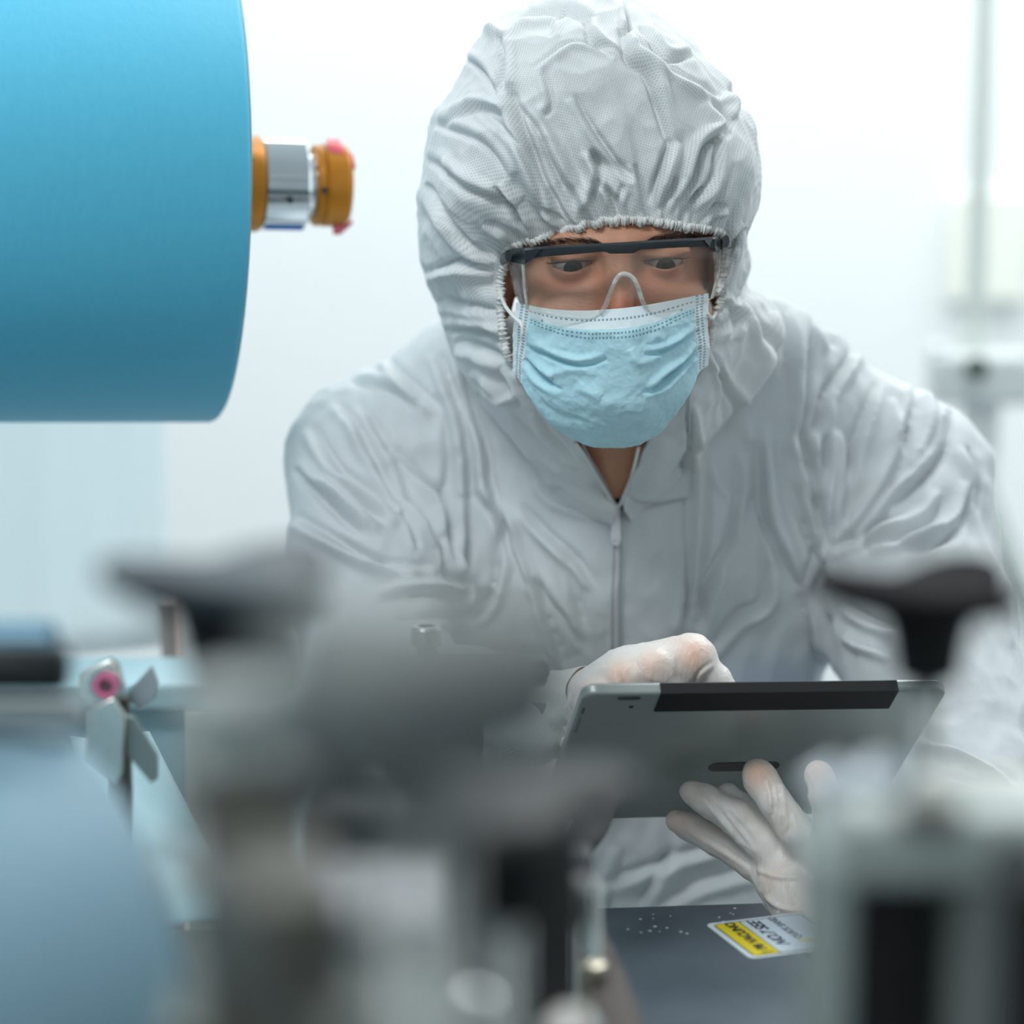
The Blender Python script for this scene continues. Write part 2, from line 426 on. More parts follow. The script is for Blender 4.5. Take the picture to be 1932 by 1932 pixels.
gaze_t = cpt(1290, 760, 1.60)
for s in (-1, 1):
    c = from_loc(EY[s]); g = gaze_t-c; g = g/np.linalg.norm(g); g = g*.38+fv*.62+np.array([0, 0, -.15]); 
    wc, wg = to_world(c), to_world(c+g)-to_world(c)
    bm = bmesh.new(); bmesh.ops.create_uvsphere(bm, u_segments=48, v_segments=32, radius=.0121)
    o = bm_obj('eyeball', bm, M_EYE); R = frame_from(wg)
    o.matrix_world = Matrix.Translation(Vector(wc)) @ R.to_4x4()
    bpy.context.view_layer.update(); A(person, o)
# eyebrows and lashes
M_HAIR = mat('dark_brow_hair', (.022, .014, .011), .6)
bvh_body = BVHTree.FromPolygons([Vector(v) for v in to_world(from_loc(V))], [tuple(q) for q in Q.tolist()])
def hit(bvh, px, py):
    o = Vector((0, 0, CAMZ)); dv = Vector(W(px, py, 1.0))-o; dv.normalize(); r = bvh.ray_cast(o, dv)
    return (np.array(r[0]), np.array(r[1])) if r[0] is not None else (None, None)
def strand(bm, p, t, L_, w, bend=(0, 0, 0)):
    p = np.array(p); t = np.array(t)/np.linalg.norm(t); pts = [p+t*L_*k/3+np.array(bend)*(k/3)**2 for k in range(4)]
    bm_tube(bm, pts, [w, w*.9, w*.6, w*.15], n=4, cap=False)
for s, line in ((-1, [(1138, 463), (1105, 455), (1065, 455), (1030, 464), (1005, 474)]), (1, [(1215, 461), (1240, 450), (1280, 446), (1310, 450), (1332, 458)])):
    bm = bmesh.new(); C = spline(line, 60)
    for i in range(380):
        u = random.random(); k = u*59; a = C[int(k)]; wd = 7*math.sin(PI*min(.95, .12+u*.85))
        px, py = a[0]+random.gauss(0, 1.5), a[1]+random.gauss(0, 1)*wd*.55
        P_, n_ = hit(bvh_body, px, py)
        if P_ is None: continue
        d = np.array([s*(.55+u*.5), -.25, .55*(1-u)-.12+random.gauss(0, .12)])
        strand(bm, P_, d, .0055+random.random()*.003, .00009, (0, 0, -.0008))
    A(person, bm_obj('eyebrow', bm, M_HAIR))
for s in (-1, 1):
    bm = bmesh.new(); E = EY[s]
    for i in range(70):
        x = -.0135+.027*i/69; z = .0026*(1-(abs(x)/.0150)**2.2)+(.0006 if s > 0 else 0); yy = math.sqrt(max(.0142**2-x*x-z*z, 1e-6))
        p = to_world(from_loc(E+np.array([x, yy, z]))); t = to_world(from_loc(E+np.array([x*1.35, yy+.006, z-.001+random.random()*.002])))-p
        strand(bm, p, t, .0066, .00016, (0, 0, .0012))
        if i % 2: 
            z = -.0048*(1-(abs(x)/.0150)**1.8); p = to_world(from_loc(E+np.array([x, math.sqrt(max(.0142**2-x*x-z*z, 1e-6)), z])))
            strand(bm, p, to_world(from_loc(E+np.array([x*1.3, yy+.004, z-.003])))-p, .0035, .00006)
    A(person, bm_obj('eyelashes', bm, M_HAIR))

# ---------------------------------------------------------------- coverall torso and sleeves
def cc(px, py, d): return cpt(px, py, d)
def mr_(rpx, d): return rpx*d/F
fs = Field((-.215, 1.58, -.40), (.475, 2.32, .215), .0034)
def cpx(a, b, k=.02, sq=(1, 1, 1)):
    fs.cap(cc(*a[:3]), cc(*b[:3]), mr_(a[3], a[2]), mr_(b[3], b[2]), k, sq=sq)
cpx((682, 868, 1.95, 127), (905, 748, 1.95, 148), .02)
cpx((1705, 915, 1.96, 152), (1410, 735, 1.95, 160), .02)
cpx((905, 748, 1.95, 148), (1410, 735, 1.95, 160), .03)
cpx((900, 960, 1.975, 215), (1440, 960, 1.975, 215), .04)
cpx((905, 1150, 1.985, 215), (1360, 1150, 1.985, 205), .05)
cpx((950, 1400, 2.0, 225), (1330, 1400, 2.0, 222), .05)
cpx((1000, 1700, 2.04, 260), (1300, 1700, 2.04, 260), .06)
cpx((1165, 900, 1.93, 150), (1165, 1050, 1.95, 190), .06)
# sleeves
cpx((682, 868, 1.95, 127), (700, 1080, 1.89, 150), .03)
cpx((700, 1080, 1.89, 150), (715, 1260, 1.84, 140), .02)
cpx((720, 1290, 1.83, 130), (900, 1340, 1.75, 98), .02)
cpx((900, 1340, 1.75, 98), (1000, 1376, 1.70, 66), .02)
cpx((1705, 915, 1.96, 152), (1735, 1160, 1.91, 172), .03)
cpx((1735, 1160, 1.91, 168), (1800, 1480, 1.84, 175), .015)
cpx((1810, 1520, 1.82, 165), (1630, 1770, 1.68, 85), .015)
# narrow the waist side so that daylight shows between trunk and sleeve
fs.cap(cc(1575, 1180, 1.90), cc(1572, 1300, 1.90), .006, .010, .012, sub=True)
fs.cap(cc(1575, 1180, 1.97), cc(1585, 1300, 1.97), .006, .012, .012, sub=True)
fs.cap(cc(1575, 1180, 2.04), cc(1595, 1300, 2.04), .008, .014, .012, sub=True)
fs.cap(cc(1165, 800, 1.80), cc(1162, 925, 1.862), .028, .012, .012, sub=True)
V, Q = fs.mesh(3)
NV = normals(V, Q)
P = px_of(V)
Z3 = lambda pts: [(520+.3623*x, 560+.3623*y) for x, y in pts]
Z4 = lambda pts: [(1180+.3892*x, 560+.3892*y) for x, y in pts]
F3 = [  # (points, half width px, height mm, side) side 0 = plain ridge (negative height = furrow)
 ([(825,290),(880,430),(950,600),(990,800),(1000,1050)],16,7,1), ([(940,230),(1000,560),(1080,780),(1110,1000),(1170,1200),(1185,1400)],16,7,1),
 ([(395,620),(520,880),(640,1080)],15,5,1), ([(610,790),(760,960),(840,1060),(885,1200),(905,1420)],14,8,1),
 ([(110,880),(250,1030),(350,1120),(470,1230)],15,7,-1), ([(270,950),(400,1070),(560,1190)],17,7,1), ([(190,690),(300,880),(420,970),(560,1070),(660,1170)],16,7,1),
 ([(690,1040),(780,1160),(860,1290)],11,5,1), ([(640,1080),(700,1200),(745,1310)],11,4,1), ([(880,1220),(910,1420),(970,1500)],14,6,-1),
 ([(1120,1540),(1040,1640),(1000,1700)],14,-7,0), ([(980,1420),(1030,1600),(1010,1700)],14,7,0), ([(990,850),(995,1100),(990,1300),(955,1450)],15,5,1),
 ([(1180,1230),(1165,1450),(1120,1600),(1030,1710)],14,7,-1), ([(1040,1000),(1190,1180),(1240,1320),(1340,1520)],16,7,-1),
 ([(1210,1230),(1340,1480),(1410,1700),(1490,1930)],13,6,1), ([(1270,1100),(1400,1240),(1550,1370),(1650,1510)],14,6,1),
 ([(1370,950),(1440,1050),(1600,1110),(1740,1130)],12,4,1), ([(560,320),(640,410),(850,600)],15,4,1), ([(390,430),(600,480),(720,560)],14,4,-1),
 ([(100,1160),(240,1240),(430,1340),(680,1480)],18,6,1), ([(540,1560),(780,1530),(1000,1550)],14,5,-1), ([(260,1250),(520,1380),(840,1420)],16,4,1),
 ([(430,560),(560,760),(700,1000)],16,3.5,1), ([(860,620),(880,900),(830,1100)],16,3,1), ([(1480,1300),(1560,1600),(1600,1850)],18,3,1),
 ([(1330,1450),(1500,1650),(1600,1800)],16,3,-1), ([(640,1680),(850,1690),(1010,1720)],14,5,1), ([(320,560),(420,700),(470,860)],14,4,1)]
F4 = [
 ([(1125,230),(1080,330),(985,480),(960,600),(915,690),(900,770)],15,7,-1), ([(870,60),(875,300),(862,600),(840,700),(862,790)],14,6,1),
 ([(870,600),(890,720),(935,900),(960,1100),(1005,1290)],14,7,-1), ([(655,620),(668,900),(692,1080),(760,1240),(850,1410)],16,8,-1),
 ([(610,700),(610,950),(565,1150),(480,1360)],17,-7,0), ([(590,600),(622,780),(622,980)],14,4,0), ([(820,880),(880,1080),(955,1290),(975,1390)],14,7,-1),
 ([(820,680),(850,840),(935,970)],12,5,0), ([(1050,640),(1082,760),(1062,1010),(1060,1100)],13,5,1), ([(1320,480),(1350,680),(1270,900),(1150,1080),(1040,1200)],14,6,1),
 ([(1560,540),(1545,720),(1440,860),(1280,1000),(1130,1195)],15,7,1), ([(1540,600),(1530,740),(1410,900)],9,-4,0), ([(1530,960),(1460,1070),(1330,1145),(1150,1215)],15,7,1),
 ([(1665,900),(1625,1070),(1540,1145),(1430,1200),(1330,1210)],15,8,1), ([(1180,1235),(1330,1218),(1560,1120)],10,4,0), ([(1285,1020),(1200,1120),(1130,1200)],10,5,1),
 ([(970,640),(985,800),(950,1100)],13,6,-1), ([(900,70),(920,150),(1000,260)],14,5,1), ([(980,110),(1040,200),(1110,300)],13,4,1), ([(1395,400),(1380,560),(1320,720)],12,5,1),
 ([(1430,420),(1475,620),(1385,830)],12,5,0), ([(380,740),(372,1000),(352,1400),(372,1650)],15,5,1), ([(545,760),(560,950),(520,1200),(440,1340),(350,1660)],18,7,-1),
 ([(672,1160),(680,1470),(560,1560),(410,1740)],16,6,-1), ([(850,1420),(930,1270),(960,1200)],12,5,1), ([(850,1400),(930,1700),(990,1900)],14,5,-1),
 ([(440,820),(470,900),(545,980)],14,3,1), ([(1230,420),(1180,560),(1120,760),(1060,960)],16,4.5,-1), ([(1000,1230),(1180,1160),(1400,1000)],14,4,1),
 ([(1640,730),(1690,880),(1700,1040)],12,4,1), ([(1060,1640),(1150,1700),(1290,1760)],10,6,0), ([(1060,1500),(1200,1580),(1330,1620)],14,5,1), ([(1690,1000),(1790,1300),(1880,1700)],7,3,0),
 ([(300,1000),(296,1400),(270,1640)],13,4,1), ([(760,90),(800,260),(790,500)],15,5,-1),([(720,700),(760,1000),(840,1230)],13,4,1)]
spec = [(Z3(p), w*.86, h*.001*1.85, s) for p, w, h, s in F3]+[(Z4(p), w*.86, h*.001*1.85, s) for p, w, h, s in F4]
# sleeve by the elbow and skirt of the suit, lower right and bottom
spec += [([(1720,1380),(1800,1430),(1932,1500)],16,.008,1), ([(1730,1430),(1820,1450),(1932,1510)],14,.007,-1), ([(1780,1475),(1860,1500),(1932,1560)],12,.006,1),
 ([(1700,1465),(1790,1440),(1900,1480)],10,.006,0), ([(1130,1680),(1230,1640),(1380,1590)],16,.010,1), ([(1240,1720),(1330,1670),(1450,1640)],16,.010,1), ([(1280,1600),(1240,1660),(1210,1720)],16,.010,-1),
 ([(1170,1600),(1150,1680),(1130,1740)],16,.007,1)]
front = np.clip(-NV[:, 1]*1.6+.25, 0, 1)
H = folds(P, spec)*front
big = nz3(V, 11, 3)*.0045+nz3(V*np.array([1.5, 1, .8]), 24, 2, True)*.0022
V = V+NV*(H+big)[:, None]
sel = np.where(True, 1, 1)
suit_uv = np.stack([V[:, 0], V[:, 2]+V[:, 1]*.5], 1)
suit = mesh_obj('coverall', to_world(V), Q, M_SUIT, uv=suit_uv)
q_ = px_of(V); ub = .55*np.exp(-(((q_[:, 0]-1440)/130)**2+((q_[:, 1]-1310)/80)**2)**1.2)*(V[:, 1] > 1.78)
at_ = suit.data.attributes.new('under', 'FLOAT', 'POINT'); at_.data.foreach_set('value', ub.astype(np.float32))   # blue clothing showing through the thin suit
sm = suit.modifiers.new('sub', 'SUBSURF'); sm.levels = 1; sm.render_levels = 1
A(person, suit)
bvh_suit = BVHTree.FromPolygons([Vector(v) for v in to_world(V)], [tuple(q) for q in Q.tolist()])

def ribbon(px_pts, w_px, lift, n=80, thick=.0012, bvh=bvh_suit, name='strip', m=None, parent=None, off=(0, 0)):
    C = spline(px_pts, n); T = np.gradient(C, axis=0); T /= np.linalg.norm(T, axis=1)[:, None]; N2 = np.stack([-T[:, 1], T[:, 0]], 1)
    cols = []; offs = [-1, -.9, 0, .9, 1]; lf = [-.0005, lift, lift*1.05, lift, -.0005]
    last = [None]*5
    for i in range(n):
        row = []
        for j, o_ in enumerate(offs):
            q = C[i]+N2[i]*o_*w_px/2; h_, nn = hit(bvh, *q)
            if h_ is None: h_ = last[j]
            else:
                toc = np.array([0, 0, CAMZ])-h_; toc /= np.linalg.norm(toc); h_ = h_+toc*(lf[j]); last[j] = h_
            row.append(h_)
        cols.append(row)
    first = [next((cols[i][j] for i in range(n) if cols[i][j] is not None), np.zeros(3)) for j in range(5)]
    Vv = np.array([[cols[i][j] if cols[i][j] is not None else first[j] for j in range(5)] for i in range(n)])
    for _ in range(2): Vv[1:-1] = (Vv[:-2]+2*Vv[1:-1]+Vv[2:])/4
    fc = [(i*5+j, i*5+j+1, (i+1)*5+j+1, (i+1)*5+j) for i in range(n-1) for j in range(4)]
    return mesh_obj(name, Vv.reshape(-1, 3), fc, m or M_SUIT, parent, uv=np.stack([Vv.reshape(-1, 3)[:, 0], Vv.reshape(-1, 3)[:, 2]], 1))
def sub_of(parent, o):
    o.parent = parent; o.matrix_parent_inverse = Matrix.Translation(-Vector(person.location)) @ Matrix.Identity(4) if False else parent.matrix_world.inverted(); return o
bpy.context.view_layer.update()

# ---------------------------------------------------------------- hood
HP = [((1160,958,1.850),(1155,1000,1.885)), ((1135,915,1.835),(1060,955,1.875)), ((1105,862,1.805),(1012,895,1.870)), ((1060,800,1.775),(950,815,1.868)),
 ((1005,745,1.760),(905,765,1.865)), ((968,697,1.752),(872,705,1.860)), ((954,660,1.748),(846,648,1.855)), ((946,610,1.745),(824,592,1.84)),
 ((943,555,1.745),(808,540,1.825)), ((947,505,1.742),(800,470,1.815)), ((962,464,1.733),(795,400,1.81)), ((1000,453,1.720),(797,345,1.805)),
 ((1045,442,1.712),(811,278,1.805)), ((1075,431,1.705),(826,228,1.805)), ((1100,423,1.702),(866,160,1.805)), ((1125,418,1.700),(884,103,1.805)),
 ((1150,415,1.700),(930,42,1.805)), ((1175,413,1.700),(1000,10,1.805)), ((1200,414,1.700),(1075,-8,1.805)), ((1225,416,1.701),(1140,-12,1.805)),
 ((1250,419,1.702),(1200,6,1.805)), ((1275,423,1.704),(1262,50,1.805)), ((1300,428,1.708),(1312,98,1.805)), ((1330,430,1.714),(1372,172,1.805)),
 ((1355,436,1.722),(1408,232,1.805)), ((1370,450,1.732),(1427,290,1.81)), ((1374,480,1.740),(1434,350,1.81)), ((1370,520,1.745),(1430,392,1.81)),
 ((1364,555,1.748),(1409,440,1.815)), ((1357,583,1.750),(1413,500,1.82)), ((1348,605,1.750),(1406,538,1.835)), ((1342,628,1.750),(1445,566,1.855)),
 ((1335,660,1.752),(1480,604,1.865)), ((1320,705,1.756),(1472,665,1.870)), ((1290,755,1.765),(1405,760,1.872)), ((1250,795,1.778),(1345,835,1.875)),
 ((1218,840,1.795),(1300,895,1.878)), ((1192,900,1.825),(1255,950,1.882)), ((1172,948,1.848),(1190,992,1.885))]
nu, nv, nb_ = 620, 190, 60
Rr = spline([a for a, b in HP], nu); Ss = spline([b for a, b in HP], nu)
ku = np.linspace(0, 1, nu)
head_w = np.clip(np.minimum((ku-.19)/.06, (.80-ku)/.05), 0, 1)       # 1 around the head, 0 along the collar
tv = np.linspace(0, 1, nv)
Rc = np.array([cpt(*r) for r in Rr]); Sc = np.array([cpt(*s) for s in Ss]); Bc = cpt(1115, 330, 1.985)
# rows from rim to outline, then on around the back of the head
up = np.clip((CC*0+700-Rr[:, 1])/300, 0, 1)
rows = []; topw = np.clip((560-Rr[:, 1])/120, 0, 1)*np.clip(1-np.abs(Rr[:, 0]-1165)/260, 0, 1)**.5
for t in tv:
    a = np.sin(t*PI/2)**1.0; c = 1-np.cos(t*PI/2)
    a2 = head_w[:, None]*a+(1-head_w[:, None])*t; 
    lat = Rc+(Sc-Rc)*a2
    lat[:, 1] = Rc[:, 1]+(Sc[:, 1]-Rc[:, 1])*(head_w*c+(1-head_w)*t**1.2)-(.012+.022*topw)*np.sin(PI*min(1, t*1.05))*head_w-.010*np.sin(PI*t)*(1-head_w)
    rows.append(lat)
for k in range(1, nb_+1):
    t = k/nb_; B_ = np.where(head_w[:, None] > .5, Bc, Bc)
    back = B_+(Sc-B_)*np.array([math.cos(t*PI/2)]*3); back[:, 1] = Sc[:, 1]+(B_[1] if B_.ndim == 1 else B_[:, 1]-Sc[:, 1])*math.sin(t*PI/2)
    low = Sc+np.array([0, .05*t, .0])+(cpt(1150, 900, 1.95)-Sc)*.15*t
    rows.append(back*head_w[:, None]+low*(1-head_w[:, None]))
HV = np.array(rows).transpose(1, 0, 2).reshape(-1, 3); nvt = nv+nb_
fc = (np.arange(nu-1)[:, None]*nvt+np.arange(nvt-1)[None, :]).ravel()
HQ = np.stack([fc, fc+1, fc+nvt+1, fc+nvt], 1)
N_ = normals(HV, HQ)
if (N_[:, 1]*(HV[:, 1] < 1.8)).sum() > 0: HQ = HQ[:, ::-1]; N_ = -N_
U = np.repeat(ku, nvt); Tv = np.tile(np.concatenate([tv, np.ones(nb_)]), nu); Bv = np.tile(np.concatenate([np.zeros(nv), np.linspace(0, 1, nb_)]), nu)
# gathers along the elastic
ph = np.cumsum(.6+.8*rng.rand(nu)); ph = ph/ph[-1]; phu = np.repeat(ph, nvt); am = np.repeat(.55+.45*np.sin(np.linspace(0, 40, nu)+1)*np.cos(np.linspace(0, 23, nu)), nvt)
g = (np.sin(phu*2*PI*58)*.6+np.sin(phu*2*PI*33+1.3))*np.exp(-(Tv/.13)**1.5)*.0014
g2 = np.sin(phu*2*PI*21+2.2*np.sin(phu*30))*np.exp(-((Tv-.12)/.17)**2)*.0036*am
Z1 = lambda pts: [(750+.3882*x, .3882*y) for x, y in pts]
F1 = [([(540,430),(600,640),(680,860),(755,1000),(800,1090)],17,8,1), ([(600,500),(700,640),(760,780),(825,920)],11,4,-1), ([(850,470),(960,660),(1060,800),(1150,890)],12,5,1),
 ([(1110,130),(1125,270),(1220,350),(1275,500),(1335,700)],15,7,-1), ([(1345,680),(1280,860),(1245,1000)],14,8,-1), ([(930,90),(955,190),(1060,270)],13,5,-1),
 ([(515,160),(535,330),(545,470)],12,6,-1), ([(520,180),(600,100),(790,50)],13,4,1), ([(545,560),(390,520),(190,610)],12,4,1), ([(1500,480),(1605,600),(1490,700),(1430,860),(1370,980)],14,7,1),
 ([(1580,640),(1550,860),(1420,1010)],13,5,-1), ([(1590,440),(1650,490),(1660,570)],10,5,1), ([(925,730),(965,850),(880,1050)],13,6,1), ([(970,860),(1060,960),(1095,1060)],11,5,-1),
 ([(1140,800),(1180,960),(1170,1070)],12,6,1), ([(940,750),(1040,810),(1150,860)],13,-5,0), ([(150,750),(300,870),(500,960),(580,1010)],16,5,-1), ([(120,900),(200,1040),(310,1180),(470,1270)],14,6,1),
 ([(490,890),(560,1000),(650,1160)],11,6,-1), ([(670,350),(800,240),(900,215),(1070,265)],10,4,1), ([(1200,100),(1300,270),(1430,260)],12,5,-1), ([(1130,150),(1240,300),(1440,420),(1600,480)],12,4,1),
 ([(1700,1100),(1600,1180),(1500,1120)],12,5,1), ([(140,1340),(300,1290),(470,1330)],14,6,1), ([(390,540),(560,690),(660,880),(700,1010)],12,4,1), ([(200,600),(420,680),(560,860)],14,3.5,-1),
 ([(200,1590),(400,1600),(510,1650)],12,5,-1), ([(180,1480),(340,1500),(500,1530)],14,4,1), ([(640,60),(820,30),(940,90)],14,4,-1), ([(430,130),(500,170),(520,180)],12,5,0),
 ([(700,1010),(760,1060),(820,1110)],10,5,1), ([(420,1080),(520,1130),(560,1190)],10,4,1), ([(870,1090),(900,1000),(960,900)],10,5,0), ([(1000,1060),(1010,960),(970,880)],9,4,0),
 ([(1090,1060),(1080,980),(1110,900)],9,4,1), ([(1260,1060),(1330,960),(1370,860)],11,5,1), ([(1360,1080),(1420,980),(1480,900)],10,5,-1), ([(1480,1100),(1540,1030),(1600,1010)],10,5,1),
 ([(1100,0),(1120,120),(1090,140)],10,5,1), ([(760,190),(770,110),(830,40)],10,3,1),([(700,350),(740,500),(700,560)],11,3,1),([(340,280),(420,330),(520,470)],12,4,-1)]
# collar drape, right and left (full-frame px)
F1c = [([(1385,560),(1430,620),(1440,680),(1390,760)],13,5,1), ([(1350,690),(1380,740),(1390,800)],11,5,-1), ([(1330,650),(1360,720),(1345,800)],9,4,1), ([(1470,590),(1466,650),(1405,745),(1310,850)],16,9,1),
 ([(1300,760),(1302,850),(1296,930)],9,6,-1), ([(900,690),(940,720),(965,750)],12,5,1), ([(890,740),(950,760),(985,745)],11,5,-1), ([(880,770),(940,810),(1000,870),(1040,930)],15,8,-1),
 ([(960,770),(1000,830),(1060,890)],12,4,1), ([(1010,770),(1040,830),(1090,880)],9,3,1), ([(860,650),(900,660),(945,690)],14,6,1), ([(1360,560),(1390,600),(1380,640)],10,4,-1)]
Ph = px_of(HV)
h1 = folds(Ph, [(Z1(p), w*.95, h*.00135, s) for p, w, h, s in F1]+[(p, w, h*.0013, s) for p, w, h, s in F1c])*np.clip(-N_[:, 1]*2+.3, 0, 1)
cr = (nz3(HV, 12, 2)*.004+nz3(HV+.37, 15, 3, True)*.0036)*np.clip(Tv*4, 0, 1)*(1-Bv*.5)
edge = np.clip(Tv*10, 0, 1)
HV2 = HV+N_*(h1*edge+g+g2+cr)[:, None]
hood = mesh_obj('hood', to_world(HV2), HQ, M_HOOD, uv=np.stack([HV[:, 0], HV[:, 2]+HV[:, 1]*.6], 1))
pl_ = np.clip((Ph[:, 1]-590)/60, 0, 1); at_ = hood.data.attributes.new('plain', 'FLOAT', 'POINT'); at_.data.foreach_set('value', pl_.astype(np.float32))   # collar cloth is not embossed
hs = hood.modifiers.new('solid', 'SOLIDIFY'); hs.thickness = .0008; hs.offset = -1
sub_of(suit, hood)
bvh_hood = BVHTree.FromPolygons([Vector(v) for v in to_world(HV2)], [tuple(q) for q in HQ.tolist()])
# ruffled elastic rim round the face
i0, i1 = int(nu*.135), int(nu*.845)
rim = HV2.reshape(nu, nvt, 3)[i0:i1, 0]; nr = len(rim)
rim = np.stack([np.interp(np.linspace(0, nr-1, 1500), np.arange(nr), rim[:, k]) for k in range(3)], 1)
Tn = np.gradient(rim, axis=0); Tn /= np.linalg.norm(Tn, axis=1)[:, None]
cen = cpt(1160, 560, 1.73); inward = cen-rim; inward -= Tn*(inward*Tn).sum(1)[:, None]; inward /= np.linalg.norm(inward, axis=1)[:, None]
fw = np.cross(Tn, inward); vs_ = []; nq = 9
jit = rng.randn(1500)
for i in range(1500):
    r = .0021+.0006*math.sin(i*.75)+.0004*jit[i]
    for k in range(nq):
        a = 2*PI*k/nq; rr_ = r*(1.0+(.7*abs(math.sin(i*.55+jit[i]*.2)) if math.cos(a) > .3 else 0))
        vs_.append(rim[i]+inward[i]*math.cos(a)*rr_+fw[i]*math.sin(a)*rr_*.8)
vs_ = np.array(vs_); b_ = (np.arange(1499)[:, None]*nq+np.arange(nq)[None, :]).ravel(); b2_ = (np.arange(1499)[:, None]*nq+((np.arange(nq)+1) % nq)[None, :]).ravel()
sub_of(suit, mesh_obj('hood_elastic', to_world(vs_), np.stack([b_, b2_, b2_+nq, b_+nq], 1), M_ELAS))
# collar edges with zip tape, zip, puller, flap
def line3(pts, r, name, m, n=60, flat=1):
    bm = bmesh.new(); bm_tube(bm, to_world(np.array([cpt(*p) for p in spline(pts, n)])), r, n=8, flat=flat); return bm_obj(name, bm, m)
sub_of(suit, line3([(1085,835,1.785),(1105,862,1.803),(1135,912,1.832),(1160,957,1.846)], .0013, 'collar_edge', M_ELAS))
sub_of(suit, line3([(1205,845,1.79),(1192,898,1.822),(1172,948,1.845),(1163,958,1.848)], .0013, 'collar_edge', M_ELAS))
sub_of(suit, line3([(1100,840,1.79),(1112,862,1.803),(1140,908,1.832),(1161,950,1.848)], .0006, 'zip_teeth', M_SEAM))
sub_of(suit, ribbon([(1162,958),(1164,1040),(1161,1120),(1160,1240)], 15, .0022, name='zipper', m=M_ZIP))
sub_of(suit, ribbon([(1156,965),(1158,1040),(1155,1120),(1153,1240)], 2.5, .0040, name='zip_teeth', m=M_SEAM))
sub_of(suit, ribbon([(1171,965),(1172,1040),(1169,1120),(1168,1240)], 2.5, .0040, name='zip_teeth', m=M_SEAM))
# puller
h_, n_ = hit(bvh_suit, 1162, 1000); toc = (np.array([0, 0, CAMZ])-h_); toc /= np.linalg.norm(toc)
dz = float(from_world(h_+toc*.006)[1])
bm = bmesh.new()
outl = [(1156,962),(1168,962),(1171,985),(1172,1018),(1168,1030),(1156,1030),(1152,1018),(1154,985)]
bm_prism(bm, [W(x, y, dz) for x, y in outl], toc*.0025)
bm_tube(bm, [W(1162+7*math.cos(a), 1022+6*math.sin(a), dz-.003) for a in np.linspace(0, 2*PI, 16)], .0009, n=6)
bm_box(bm, W(1163, 962, dz-.0015), (.006, .004, .006))
sub_of(suit, bm_obj('zip_puller', bm, M_ZIP, bevel=.0006))
# loose collar flap on the right of the zip
def grid_sheet(top, bot, nu_, nv_, dfun, name, m, thick=.0009):
    T = spline(top, nu_); B = spline(bot, nu_); out = []
    for j in range(nv_):
        v = j/(nv_-1); p = T*(1-v)+B*v; 
        for i in range(nu_): out.append(cpt(p[i, 0], p[i, 1], dfun(i/(nu_-1), v, p[i])))
    out = np.array(out); f = (np.arange(nv_-1)[:, None]*nu_+np.arange(nu_-1)[None, :]).ravel(); q = np.stack([f, f+nu_, f+nu_+1, f+1], 1)
    o = mesh_obj(name, to_world(out), q, m, uv=np.stack([out[:, 0], out[:, 2]], 1)); s_ = o.modifiers.new('s', 'SOLIDIFY'); s_.thickness = thick; return o
def suit_depth(px, py, default=1.86):
    best = default
    for b in (bvh_suit, bvh_hood):
        h_, _ = hit(b, px, py)
        if h_ is not None: best = min(best, float(from_world(h_)[1])) if b is bvh_hood else float(from_world(h_)[1])
    return best
sub_of(suit, grid_sheet([(1245,775),(1262,772),(1285,760),(1302,745)], [(1175,930),(1215,950),(1260,945),(1301,938)], 26, 40,
    lambda u, v, p: suit_depth(p[0], p[1])-.004-.004*u*v-.002*math.sin(u*7), 'collar_flap', M_SUIT))
sub_of(suit, ribbon([(1176,962),(1230,958),(1296,940)], 3, .002, name='flap_seam', m=M_SUIT))
sub_of(suit, ribbon([(1294,945),(1297,1080),(1292,1200),(1288,1300)], 5, .0022, name='placket_edge', m=M_SUIT))
# dark undershirt at the throat
bm = bmesh.new(); bmesh.ops.create_uvsphere(bm, u_segments=32, v_segments=16, radius=1)
bmesh.ops.transform(bm, matrix=Matrix.Translation(Vector(W(1158, 985, 1.885))) @ Matrix.Diagonal(Vector((.024, .020, .030, 1))), verts=bm.verts)
A(person, bm_obj('undershirt', bm, mat('dark_knit', (.012, .015, .02), .9, bump=.5)))

# ---------------------------------------------------------------- face mask
def gm(x, z): 
    return .037-.18*np.sqrt(x*x+.00018)-9.0*x*x-np.clip(z+.040, 0, 1)*.62-np.clip(-.088-z, 0, 1)**1.3*2.2
Mtop = [(974,570),(1010,578),(1050,584),(1100,586),(1140,584),(1178,581),(1215,576),(1255,569),(1300,560),(1337,553)]
Mbot = [(968,700),(985,727),(1015,772),(1055,812),(1098,838),(1130,844),(1172,845),(1212,838),(1250,812),(1295,752),(1318,705),(1336,690)]
nmu, nmv = 300, 190
T_ = spline(Mtop, nmu); B_ = spline(Mbot, nmu); vv = np.linspace(0, 1, nmv)
MP = T_[:, None, :]*(1-vv)[None, :, None]+B_[:, None, :]*vv[None, :, None]
uu = np.linspace(0, 1, nmu)
MP[..., 0] += (np.exp(-(uu/.10)**2)[:, None]*(-5*np.sin(PI*vv))[None, :])*.6
MPf = MP.reshape(-1, 2)
MV = ray_to(MPf[:, 0], MPf[:, 1], gm, 1.68)
MQf = (np.arange(nmu-1)[:, None]*nmv+np.arange(nmv-1)[None, :]).ravel(); MQ = np.stack([MQf, MQf+1, MQf+nmv+1, MQf+nmv], 1)
MN = normals(MV, MQ)
if MN[:, 1].mean() > 0: MN = -MN; MQ = MQ[:, ::-1]
Z2 = lambda pts: [(900+.2847*x, 400+.2847*y) for x, y in pts]
